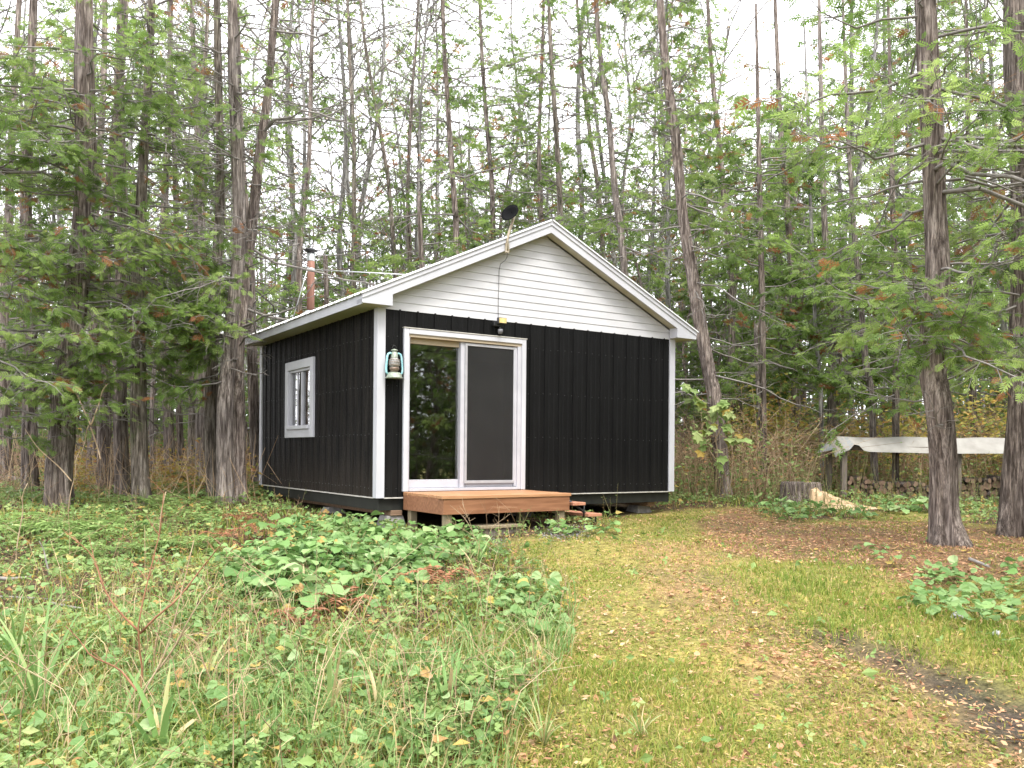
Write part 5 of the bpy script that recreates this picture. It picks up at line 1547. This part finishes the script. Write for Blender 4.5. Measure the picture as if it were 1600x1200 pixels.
# counted broad-leaved plants of the big patch before the deck
leaf_meshes = []
for k in range(10):
    b_ = MB(); ll = round_leaf(16, .04 + .02 * (k % 3), .08 + .02 * (k % 4), .28 + .05 * (k % 3))
    b_.add(ll[0], ll[1], float(np.clip(rng.normal(.58, .17), .1, .9)) if k < 9 else .89, 0, True)
    me = b_.mesh('leaf'); me.materials.append(MATS['broad_leaf']); leaf_meshes.append(me)
pr.seed(21)
def broad_plant(px_, py_, lab, grp, n=5, s0=.09, s1=.165, hh=(.12, .26)):
    f = foot(px_, py_)
    root = empty('broad_leaved_plant', f)
    tag(root, lab, 'plant', grp)
    stk = MB()
    for i in range(n):
        a = 6.28 * i / n + pr.uniform(-.5, .5); rr = pr.uniform(.05, .20); h_ = pr.uniform(*hh)
        e = (rr * math.cos(a), rr * math.sin(a), h_)
        add_segs(stk, [(0, 0, -.02), (e[0] * .5, e[1] * .5, h_ * .65)], [(e[0] * .5, e[1] * .5, h_ * .65), e], .004, .003, 4)
        o = bpy.data.objects.new('leaf', pr.choice(leaf_meshes)); COL.objects.link(o); o.parent = root
        o.location = (e[0] * .85, e[1] * .85, h_)
        s = pr.uniform(s0, s1)
        o.scale = (s, s, s)
        o.rotation_euler = (pr.uniform(-.45, .25), pr.uniform(-.35, .35), a - math.pi / 2 + pr.uniform(-.5, .5))
    stk.build('stalks', 'leaf_stalk', root)
G1 = 'broad-leaved plants in the patch before the deck'
cnt = 0
while cnt < 52:
    x, y = pr.uniform(330, 745), pr.uniform(822, 965)
    if bool(in_poly(np.array([x]), np.array([y]), COLTZ[0])[0]):
        broad_plant(x, y, 'large round-leaved green plant in the patch left of the deck, ' + ('by the deck post' if x > 640 else 'under the cabin corner' if x > 480 and y < 880 else 'in its lower middle' if x > 480 else 'at its upper left end' if y < 890 else 'at its lower left end'), G1); cnt += 1
for x, y in ((1545, 930), (1500, 915), (1580, 960), (1600, 915), (1460, 905), (1530, 965)):
    broad_plant(x, y, 'round-leaved green plant on the grass below the right trunks', 'broad-leaved plants below the right trunks', 4, .08, .14, (.05, .14))
for x, y in ((1215, 800), (1245, 803), (1275, 804), (1405, 800), (1435, 797), (1455, 800)):
    broad_plant(x, y, 'round-leaved green plant in front of the firewood', 'broad-leaved plants before the firewood', 5, .12, .22, (.06, .2))
for x, y in ((880, 835), (915, 838), (945, 832), (830, 975), (845, 1000)):
    broad_plant(x, y, 'round-leaved green plant at the track edge near the deck', 'broad-leaved plants at the track edge', 4, .08, .14, (.05, .16))

# ferns of the left bank
def fern_mesh(seed, fronds=9):
    r_ = np.random.default_rng(seed); b_ = MB()
    for i in range(fronds):
        a = 6.28 * i / fronds + r_.uniform(-.3, .3); L = r_.uniform(.30, .55)
        t = np.linspace(0, 1, 13)
        x = L * t * .95; z = L * (.75 * t - .68 * t ** 2.2)
        c = np.stack([x * np.cos(a), x * np.sin(a), z], 1)
        add_segs(b_, c[:-1], c[1:], .003, .0015, 3, tint=.6)
        d = np.gradient(c, axis=0); d /= np.linalg.norm(d, axis=1, keepdims=True)
        s = np.cross(d, [0, 0, 1.]); s /= np.linalg.norm(s, axis=1, keepdims=True)
        for sg in (-1, 1):
            m_ = np.arange(2, 13)
            sz = .11 * np.sin(np.pi * np.clip(t[m_] * .9 + .12, 0, 1)) * L / .45
            scatter(b_, SMALL_LEAF[0], SMALL_LEAF[1], c[m_], s[m_] * sg + d[m_] * .45, np.tile([0, 0, 1.], (len(m_), 1)) + r_.normal(0, .1, (len(m_), 3)), np.maximum(sz * .42, .01), np.clip(r_.normal(.5, .12, len(m_)), 0, .88), size_y=np.maximum(sz, .01))
    return b_.mesh('fern')
ferns = [fern_mesh(k) for k in range(4)]
for me in ferns: me.materials.append(MATS['low_leaf'])
pr.seed(33)
for i in range(46):
    x, y = (pr.uniform(0, 330), pr.uniform(765, 880)) if i < 34 else (pr.uniform(240, 405), pr.uniform(745, 795))
    o = bpy.data.objects.new('fern', pr.choice(ferns)); COL.objects.link(o)
    o.location = foot(x, y); o.rotation_euler = (0, 0, pr.uniform(0, 6.28)); s = pr.uniform(.8, 1.3); o.scale = (s, s, s * 1.25)
    tag(o, 'green fern on the forest floor ' + ('near the cabin far corner' if i >= 34 else 'at the left edge' if x < 80 else 'under the thick left trunk' if x < 170 else 'before the straight brown trunks' if y < 830 else 'low on the left bank'), 'fern', 'ferns left of the cabin')
# rusty dry fern clumps
dm = [fern_mesh(40 + k, 8) for k in range(2)]
for me in dm: me.materials.append(MATS['dry_fern'])
for i, (x, y, s, lab) in enumerate(((683, 925, .85, 'rust-brown dried fern clump at the lower right of the leafy patch'), (537, 962, .75, 'rust-brown dried fern clump below the leafy patch'), (610, 925, .55, 'small dried brown fern inside the leafy patch'),
                                    (405, 838, .7, 'dried brown fern near the cabin left side'), (470, 985, .6, 'dried brown fern low in the foreground grass'), (345, 850, .7, 'dried brown fern left of the leafy patch'), (378, 822, .7, 'dried brown fern beneath the cabin left corner'))):
    o = bpy.data.objects.new('dry_fern', dm[i % 2]); COL.objects.link(o)
    o.location = foot(x, y); o.rotation_euler = (0, 0, i * 1.3); o.scale = (s, s, s * 2.1)
    tag(o, lab, 'dry fern')

# tall sedge clumps of the foreground: each blade a part
def sedge(px_, py_, n, hmin, hmax, lab, spread=.5, tints=(.2, .8), wid=.007, grp=None):
    f = foot(px_, py_)
    root = empty('sedge_clump', f); tag(root, lab, 'sedge', grp)
    for i in range(n):
        a = pr.uniform(0, 6.28); h_ = pr.uniform(hmin, hmax); le = pr.uniform(.15, 1.0) * spread
        t = np.linspace(0, 1, 8); arch = pr.uniform(.5, 1.5) * (.4 + le)
        th_ = pr.uniform(.05, .35) + arch * t ** 1.3                     # angle from upright grows along the blade
        if pr.random() < .25: th_[5:] += pr.uniform(.5, 1.2)             # some blades are folded over
        x = np.concatenate([[0], np.cumsum(np.sin(th_[1:]))]) * h_ / 7; z = np.concatenate([[0], np.cumsum(np.cos(th_[1:]))]) * h_ / 7
        w = wid * pr.uniform(.7, 1.3) * np.sin(np.pi * np.clip(.18 + .82 * t, 0, 1)) ** .7 + .0006
        c = np.stack([x * math.cos(a), x * math.sin(a), z - .02], 1)
        fa = a + math.pi / 2 + pr.uniform(-.7, .7)
        s = np.array([math.cos(fa), math.sin(fa), 0])
        nrm_ = np.array([math.cos(a), math.sin(a), 0]) * .35
        V = np.concatenate([c - s * w[:, None] + nrm_ * w[:, None], c, c + s * w[:, None] + nrm_ * w[:, None]])
        q = np.array([[k, k + 1, 8 + k + 1, 8 + k] for k in range(7)] + [[8 + k, 8 + k + 1, 16 + k + 1, 16 + k] for k in range(7)])
        b_ = MB(); b_.add(V, q, pr.uniform(*tints) if pr.random() > .22 else .93, 0, True); b_.build('blade', 'sedge', root)
pr.seed(55)
sedge(60, 1120, 13, .45, .85, 'tall arching sedge clump at the bottom left edge', .95, (.3, .75), .009)
sedge(25, 1045, 9, .35, .7, 'arching sedge blades above the bottom left corner', .95, (.3, .75), .008)
sedge(185, 1150, 8, .3, .55, 'sedge clump beside the red-brown shrub stems', .9, (.3, .9))
sedge(400, 1135, 7, .25, .5, 'short sedge clump low in the left foreground', .7, (.2, .9))
sedge(515, 1130, 9, .35, .62, 'upright pale sedge clump at the bottom centre-left', .5, (.4, .95), .007)
sedge(590, 1120, 7, .25, .45, 'sparse sedge blades right of the upright pale clump', .8, (.2, .8))
sedge(700, 1118, 9, .30, .55, 'green sedge clump with wide blades at the bottom centre', .85, (.1, .6), .009)
sedge(745, 1030, 8, .30, .52, 'bluish-green sedge clump in the middle of the left bank', .8, (.2, .55), .008)
sedge(745, 900, 5, .35, .55, 'tall thin sedge blades beside the leafy patch', .6, (.2, .6), .007)
sedge(475, 940, 5, .35, .6, 'sedge blades arching over the leafy patch', .9, (.2, .6), .008)
sedge(830, 1010, 6, .22, .36, 'small sedge clump at the left edge of the track', .6, (.2, .6), .007)
sedge(320, 1090, 8, .25, .45, 'dry sedge tuft right of the red-brown shrub', .8, (.6, 1.0))
sedge(850, 1165, 26, .12, .30, 'yellow grass tuft at the bottom edge left of the track', .8, (.5, .95), .0026)
sedge(1000, 1150, 26, .10, .26, 'yellow grass tuft at the bottom edge in the middle of the track', .8, (.5, .95), .0026)
sedge(640, 1185, 9, .3, .5, 'sedge tuft at the very bottom centre', .8, (.3, .8), .007)
sedge(250, 1190, 9, .3, .55, 'sedge tuft at the very bottom left of centre', .8, (.3, .9), .011)

# upright leafy weeds of the left bank, the cabin side and the brush edge
mb = MB(); r = np.random.default_rng(61)
X, Y, Z, jx, jy = scatter_points(18000, 3.4, 22, rs=r)
ins = in_poly(jx - 10, jy, DRIVE); colt = in_poly(jx, jy, COLTZ[0])
dryw = in_poly(jx, jy, DRYZ[0]) | in_poly(jx, jy, DRYZ[1]) | in_poly(jx, jy, DRYZ[2])
p = np.where(ins | colt | dryw, 0, .20 + .22 * (fbm(X, Y, 1.4, 62) > .15)); p = np.where((jx > 1045) & (jy < 800) & (jy > 730), .8, p)
k = r.random(len(X)) < p
X, Y, Z = keep(k, X, Y, Z); n = len(X)
hh_ = r.uniform(.07, .26, n) * (1 + .5 * fbm(X, Y, 2.0, 63)) * np.clip(np.hypot(X, Y) / 9, .7, 1.6) * np.where((X > 1.5) & (Y > 12), 1.9, 1)
ln = r.normal(0, .22, (n, 2)) * hh_[:, None]
B = np.stack([X, Y, Z - .01], 1); E_ = B + np.stack([ln[:, 0], ln[:, 1], hh_], 1)
bt = np.clip(r.normal(.5, .2, n), 0, .9); bt = np.where(r.random(n) < .05, r.uniform(.9, 1, n), bt)
add_segs(mb, B, E_, .0035, .002, 3, mat=1)
for f_ in np.linspace(.22, 1.0, 8):
    pos = B + (E_ - B) * f_
    a = r.uniform(0, 6.28, n); fd = np.stack([np.cos(a), np.sin(a), r.uniform(-.5, .5, n)], 1)
    scatter(mb, SMALL_LEAF[0], SMALL_LEAF[1], pos, fd, np.array([0, 0, 1.]) + r.normal(0, .35, (n, 3)), np.minimum(hh_, .2) * r.uniform(.09, .17, n) * (1.25 - .6 * f_), np.clip(bt + r.normal(0, .08, n), 0, 1), size_y=np.minimum(hh_, .2) * r.uniform(.16, .30, n) * (1.25 - .6 * f_))
tag(mb.build('bank_weeds', ['low_leaf', 'leaf_stalk']), 'upright leafy weeds on the left bank and along the brush edge', kind='stuff')

# long loose grass of the left bank
mb = MB(); r = np.random.default_rng(8)
X, Y, Z, jx, jy = scatter_points(48000, 3.0, 12, rs=r)
k = (~in_poly(jx - 30, jy, DRIVE)) & (r.random(len(X)) < np.clip((jy - 890) / 160, .05, .95) * (.55 + .6 * fbm(X, Y, 1.5, 41)))
X, Y, Z = keep(k, X, Y, Z); n = len(X)
ti = np.clip(np.where(r.random(n) < .38, r.normal(.9, .08, n), r.normal(.45, .2, n)), 0, 1)
blades(mb, X, Y, Z, r.uniform(.10, .34, n) * (1 + .4 * np.clip(fbm(X, Y, 1.1, 44), 0, 1)), r.uniform(.0016, .0042, n), r.uniform(.2, 1.0, n), ti, r)
tag(mb.build('long_grass', 'sedge'), 'loose long green and straw grass on the left bank', kind='stuff')

# loose dry stalks standing over the left bank
mb = MB(); r = np.random.default_rng(66)
X, Y, Z, jx, jy = scatter_points(3200, 3.4, 13, rs=r)
k = (~in_poly(jx - 40, jy, DRIVE)) & (jx < 900) & (~in_poly(jx, jy, COLTZ[0])) & (r.random(len(X)) < .16)
X, Y, Z = keep(k, X, Y, Z); n = len(X)
hs_ = r.uniform(.15, .60, n); ln = r.normal(0, .3, (n, 2)) * hs_[:, None]
B = np.stack([X, Y, Z - .01], 1); M = B + np.stack([ln[:, 0] * .4, ln[:, 1] * .4, hs_ * .6], 1); E_ = M + np.stack([ln[:, 0], ln[:, 1], hs_ * .4], 1)
ti = np.clip(r.normal(.45, .3, n), 0, 1)
add_segs(mb, B, M, .0026, .0021, 4, ti); add_segs(mb, M, E_, .0021, .0012, 4, ti)
for _ in range(3):
    f_ = r.uniform(.2, 1, n)[:, None]; s0 = M + (E_ - M) * f_; dd = r.normal(0, .10, (n, 3)); dd[:, 2] = np.abs(dd[:, 2])
    add_segs(mb, s0, s0 + dd, .0015, .0009, 3, ti)
tag(mb.build('dry_stalks', 'brush'), 'thin dry stalks scattered over the left bank', kind='stuff')

# bare red-brown shrub in the left foreground
def stems(name, px_, py_, paths, lab, mat_, cat, rad=.006, twg=4, depth=None):
    f = foot(px_, py_) if depth is None else Vector((at_px(px_, py_, depth).x, depth, float(ground(at_px(px_, py_, depth).x, depth))))
    root = empty(name, f); tag(root, lab, cat)
    d = f.y
    for pa in paths:
        b_ = MB()
        pts = [np.array(at_px(x, y, d)) - np.array(f) for x, y in pa]
        for i in range(1, len(pts)): pts[i][1] += pr.uniform(-.05, .05)
        ln = smooth_line(pts, 12)
        add_tube(b_, ln, np.linspace(rad, rad * .35, 12), 6)
        for _ in range(twg):
            i = pr.randint(4, 11); dr = np.array([pr.uniform(-1, 1), pr.uniform(-1, 1), pr.uniform(.2, 1.2)]); dr /= np.linalg.norm(dr)
            add_segs(b_, [ln[i]], [ln[i] + dr * pr.uniform(.05, .16)], .0022, .0012, 4)
        b_.build('stem', mat_, root)
    return root
stems('bare_shrub', 215, 1140, [[(214, 1150), (218, 1050), (221, 985), (228, 930), (236, 880), (245, 830), (258, 770)], [(221, 990), (190, 955), (165, 920), (140, 870), (118, 838)], [(221, 988), (250, 960), (280, 935), (310, 890), (350, 850)],
      [(214, 1080), (180, 1050), (150, 1022), (130, 1000), (110, 975)]], 'leafless red-brown forked shrub in the left foreground', 'red_stem', 'shrub', .0058, 5)
stems('bare_shrub', 215, 1150, [[(212, 1160), (225, 1090), (245, 1050), (262, 1010), (275, 960), (285, 900), (298, 845)], [(245, 1050), (275, 1010), (300, 965), (330, 915)]], 'darker leafless shrub stems crossing the red-brown forked one', 'dry_stem', 'shrub', .0052, 5)
stems('bare_sapling', 104, 805, [[(105, 808), (100, 790), (96, 770)], [(106, 806), (112, 770), (116, 745), (120, 735)], [(112, 752), (90, 730), (62, 700), (42, 670)], [(118, 745), (121, 720), (124, 705)]], 'thin pale forked sapling before the thick left trunk', 'dry_stem', 'sapling', .010, 3)
stems('bare_sapling', 155, 700, [[(157, 718), (150, 700), (142, 665), (132, 690), (128, 712)], [(142, 665), (130, 640), (122, 620), (114, 608)], [(142, 665), (152, 630), (160, 610), (168, 600)]], 'crossed pale dead sapling behind the thick left trunk', 'dry_stem', 'sapling', .012, 3, depth=11.6)
stems('dry_stalk', 255, 860, [[(243, 870), (248, 840), (255, 800), (260, 768)]], 'single tan upright stalk before the left woods', 'dry_stem', 'stalk', .012, 3)
stems('dry_stalk', 30, 880, [[(25, 885), (28, 850), (33, 800), (36, 775), (40, 755)]], 'dark upright stalk at the far left bank', 'dry_stem', 'stalk', .008, 3)
stems('dry_stalk', 68, 900, [[(78, 902), (74, 880), (68, 860), (65, 845)]], 'short leaning grey stick on the far left bank', 'dead_twig', 'stick', .010, 0)
stems('grass_stalk', 740, 860, [[(743, 872), (738, 830), (730, 805), (722, 785)], [(738, 830), (728, 812), (716, 800)]], 'tall seeded grass stalk before the deck post', 'dry_stem', 'stalk', .004, 4)
stems('grass_stalk', 470, 880, [[(470, 885), (500, 868), (520, 858), (545, 850)]], 'thin stalk leaning over the leafy patch', 'dry_stem', 'stalk', .005, 0)

# fallen branches and sticks
def stick(pts_px, rad, lab, mat_='dead_twig', lift=.03):
    P = [foot(x, y) for x, y in pts_px]
    b_ = MB(); o0 = P[0]
    ln = smooth_line([(p.x - o0.x, p.y - o0.y, p.z - o0.z + lift) for p in P], 10)
    add_tube(b_, ln, np.linspace(rad, rad * .7, 10), 9)
    o = b_.build('fallen_branch', mat_); o.location = o0
    tag(o, lab, 'branch')
stick([(-20, 748), (20, 752), (70, 762)], .07, 'dark fallen log lying at the left edge of the woods', 'dark_bark', .05)
stick([(-10, 908), (15, 910), (48, 907)], .018, 'pale fallen stick on the left bank')
stick([(80, 948), (115, 955), (160, 962)], .010, 'thin fallen twig on the left foreground bank')
stick([(1515, 878), (1530, 884), (1545, 890)], .018, 'short grey stick on the leaf litter below the right trunk')
stick([(-10, 938), (40, 940), (110, 945)], .010, 'dark thin fallen twig across the left bank', 'twig')
stick([(10, 772), (60, 768), (110, 776)], .03, 'grey fallen branch before the left woods')
# a few stones in the grass
for x, y, s, lab in ((1498, 967, .045, 'white stone in the grass on the right'), (1556, 993, .03, 'small white stone near the right edge')):
    f = foot(x, y); b_ = MB()
    u_, v_ = np.meshgrid(np.linspace(0, 2 * np.pi, 11)[:-1], np.linspace(.15, np.pi - .15, 6))
    rr = s * (1 + .18 * np.sin(3 * u_ + 2 * v_) + .12 * np.cos(2 * u_ - 3 * v_))
    V = np.stack([rr * np.cos(u_) * np.sin(v_) * 1.3, rr * np.sin(u_) * np.sin(v_), rr * np.cos(v_) * .75 + s * .4], -1).reshape(-1, 3)
    q = np.array([[i * 10 + j, i * 10 + (j + 1) % 10, (i + 1) * 10 + (j + 1) % 10, (i + 1) * 10 + j] for i in range(5) for j in range(10)])
    b_.add(V, [q, np.array([list(range(10))]), np.array([list(range(59, 49, -1))])])
    o = b_.build('stone', 'stone'); o.location = f; tag(o, lab, 'stone')
# gravel beside the steps and in the rut
mb = MB(); pp = []
for (x, y, sx, sy, n) in ((880, 832, 35, 10, 700), (760, 850, 30, 14, 400)):
    for _ in range(n):
        f = foot(x + pr.gauss(0, sx * .6), y + pr.gauss(0, sy * .6)); pp.append((f.x, f.y, f.z + .006))
pp = np.array(pp); n = len(pp)
OCT = (np.array([[.5, 0, 0], [0, .5, 0], [-.5, 0, 0], [0, -.5, 0], [0, 0, .4], [0, 0, -.3]], float), np.array([[0, 1, 4], [1, 2, 4], [2, 3, 4], [3, 0, 4]]))
scatter(mb, OCT[0], OCT[1], pp, unit(n, .2), np.array([0, 0, 1.]) + rng.normal(0, .2, (n, 3)), rng.uniform(.010, .030, n), rng.random(n))
tag(mb.build('gravel', 'gravel'), 'grey gravel at the foot of the steps', kind='stuff')

# brush thicket behind the clearing on the right and understory on the left
mb = MB(); lf = MB(); yl = MB()
r = np.random.default_rng(91)
n = 6000
px_ = r.uniform(1030, 1750, n); d = r.uniform(15.2, 25, n)
X = (px_ - 800) / FPX * d; Y = d
u, v = in_house(X, Y); ok = ~((u < W + .25) & (v > -.4)) & ~((px_ > 1270) & (d < 17.2))
X, Y = X[ok], Y[ok]; Z = ground(X, Y); n = len(X)
hgt = r.uniform(.4, 1.9, n) * (1 + .4 * fbm(X, Y, 1.2, 22))
ln = r.normal(0, .28, (n, 2))
B = np.stack([X, Y, Z - .02], 1); M = B + np.stack([ln[:, 0] * hgt * .4, ln[:, 1] * hgt * .4, hgt * .55], 1); E_ = M + np.stack([ln[:, 0] * hgt * 1.1, ln[:, 1] * hgt * 1.1, hgt * r.uniform(.1, .5, n)], 1)
ti = np.clip(r.normal(.5, .25, n), 0, 1)
add_segs(mb, B, M, .005, .004, 3, ti); add_segs(mb, M, E_, .004, .0025, 3, ti)
for f_ in (.4, .8):
    s0 = M + (E_ - M) * f_; dd = r.normal(0, 1, (n, 3)); dd[:, 2] = np.abs(dd[:, 2]) * .6
    add_segs(mb, s0, s0 + dd * r.uniform(.06, .16, n)[:, None], .003, .002, 3, ti)
tag(mb.build('brush_thicket', 'brush'), 'tangle of brown stems behind the clearing', kind='stuff')
k = r.random(n) < .62
P = (M + (E_ - M) * r.random(n)[:, None])[k]; m_ = len(P)
scatter(lf, SMALL_LEAF[0], SMALL_LEAF[1], P, unit(m_, .4), unit(m_), r.uniform(.05, .12, m_), np.clip(r.normal(.6, .25, m_), 0, 1))
n2 = 20000
q_ = r.integers(0, n, n2); P = B[q_] + np.stack([r.normal(0, .1, n2), r.normal(0, .1, n2), np.abs(r.normal(.15, .32, n2)) * hgt[q_]], 1)
scatter(lf, SMALL_LEAF[0], SMALL_LEAF[1], P, unit(n2, .4), np.array([0, -.3, 1.]) + r.normal(0, .5, (n2, 3)), r.uniform(.06, .13, n2), np.clip(r.normal(.66, .2, n2), 0, 1))
tag(lf.build('thicket_leaves', 'low_leaf'), 'mixed green and brown leaves in the brush thicket', kind='stuff')
n3 = 6500
cx_ = r.choice([1150, 1190, 1215, 1240, 1330, 1400, 1420, 1510, 1540, 1560], n3); px3 = cx_ + r.normal(0, 22, n3); d3 = r.uniform(17.5, 22, n3); X3 = (px3 - 800) / FPX * d3
Z3 = ground(X3, d3) + np.abs(r.normal(1.15, .5, n3))
scatter(yl, SMALL_LEAF[0], SMALL_LEAF[1], np.stack([X3, d3, Z3], 1), unit(n3, .3), np.array([0, -.4, .8]) + r.normal(0, .4, (n3, 3)), r.uniform(.07, .15, n3), np.clip(r.normal(.4, .28, n3), 0, 1))
tag(yl.build('yellowing_leaves', 'yellow_leaf'), 'yellow and orange autumn leaves among the brush stems', kind='stuff')
mb = MB(); lf = MB()
n = 1100
px_ = r.uniform(-80, 420, n); d = r.uniform(13, 26, n); X = (px_ - 800) / FPX * d; Z = ground(X, d)
u, v = in_house(X, d); ok = ~((u > -.3) & (v < D + .3) & (v > -2)); X, d, Z = X[ok], d[ok], Z[ok]; n = len(X)
B = np.stack([X, d, Z - .02], 1); E_ = B + np.stack([r.normal(0, .35, n), r.normal(0, .3, n), r.uniform(.2, 1.1, n)], 1)
add_segs(mb, B, E_, .005, .003, 3, np.clip(r.normal(.45, .25, n), 0, 1))
dd = r.normal(0, .25, (n, 3)); s0 = B + (E_ - B) * .6; add_segs(mb, s0, s0 + dd, .003, .002, 3, .6)
tag(mb.build('understory_stems', 'brush'), 'thin brown stems on the forest floor left of the cabin', kind='stuff')
n4 = 2000
px4 = r.choice([75, 120, 135, 250, 265, 300, 395, 345], n4) + r.normal(0, 14, n4); d4 = r.uniform(14, 19, n4); X4 = (px4 - 800) / FPX * d4
scatter(lf, SMALL_LEAF[0], SMALL_LEAF[1], np.stack([X4, d4, ground(X4, d4) + np.abs(r.normal(.2, .3, n4))], 1), unit(n4, .3), np.array([0, -.4, .8]) + r.normal(0, .4, (n4, 3)), r.uniform(.06, .12, n4), np.clip(r.normal(.6, .22, n4), 0, 1))
tag(lf.build('orange_leaves', 'yellow_leaf'), 'yellow-orange leaves low between the left trunks', kind='stuff')

# young maple with turning leaves right of the cabin
f = Vector((at_px(1115, 770, 14.3).x, 14.3, 0)); f.z = float(ground(f.x, f.y))
root = empty('maple_sapling', f); tag(root, 'young maple with drooping green and yellow leaves beside the cabin right corner', 'sapling')
b_ = MB()
twp = [[(1118, 770), (1120, 700), (1112, 660), (1098, 630), (1075, 605)], [(1116, 690), (1135, 660), (1150, 690), (1158, 690)], [(1120, 720), (1100, 690), (1095, 660)], [(1115, 670), (1125, 640), (1130, 625)]]
tips = []
for pa in twp:
    ln = smooth_line([np.array(at_px(x, y, 14.3)) - np.array(f) for x, y in pa], 9); add_tube(b_, ln, np.linspace(.010, .004, 9), 6); tips += list(ln[3:])
b_.build('stem', 'dry_stem', root)
mlm = []
for k in range(6):
    bb = MB(); ll = round_leaf(12, .24, .10, .25); bb.add(ll[0], ll[1], [.70, .80, .86, .05, .25, .6][k], 0, False); me = bb.mesh('leaf'); me.materials.append(MATS['yellow_leaf'] if k > 2 else MATS['low_leaf']); mlm.append(me)
for k in range(70):
    t_ = random.choice(tips); o = bpy.data.objects.new('leaf', mlm[min(5, int(abs(random.gauss(0, 2.2))))]); COL.objects.link(o); o.parent = root
    o.location = (t_[0] + random.gauss(0, .07), t_[1] + random.gauss(0, .08), t_[2] + random.gauss(-.02, .05)); s = random.uniform(.11, .20); o.scale = (s, s, s)
    o.rotation_euler = (random.uniform(-1.2, -.2), random.uniform(-.4, .4), random.uniform(2.0, 4.4))
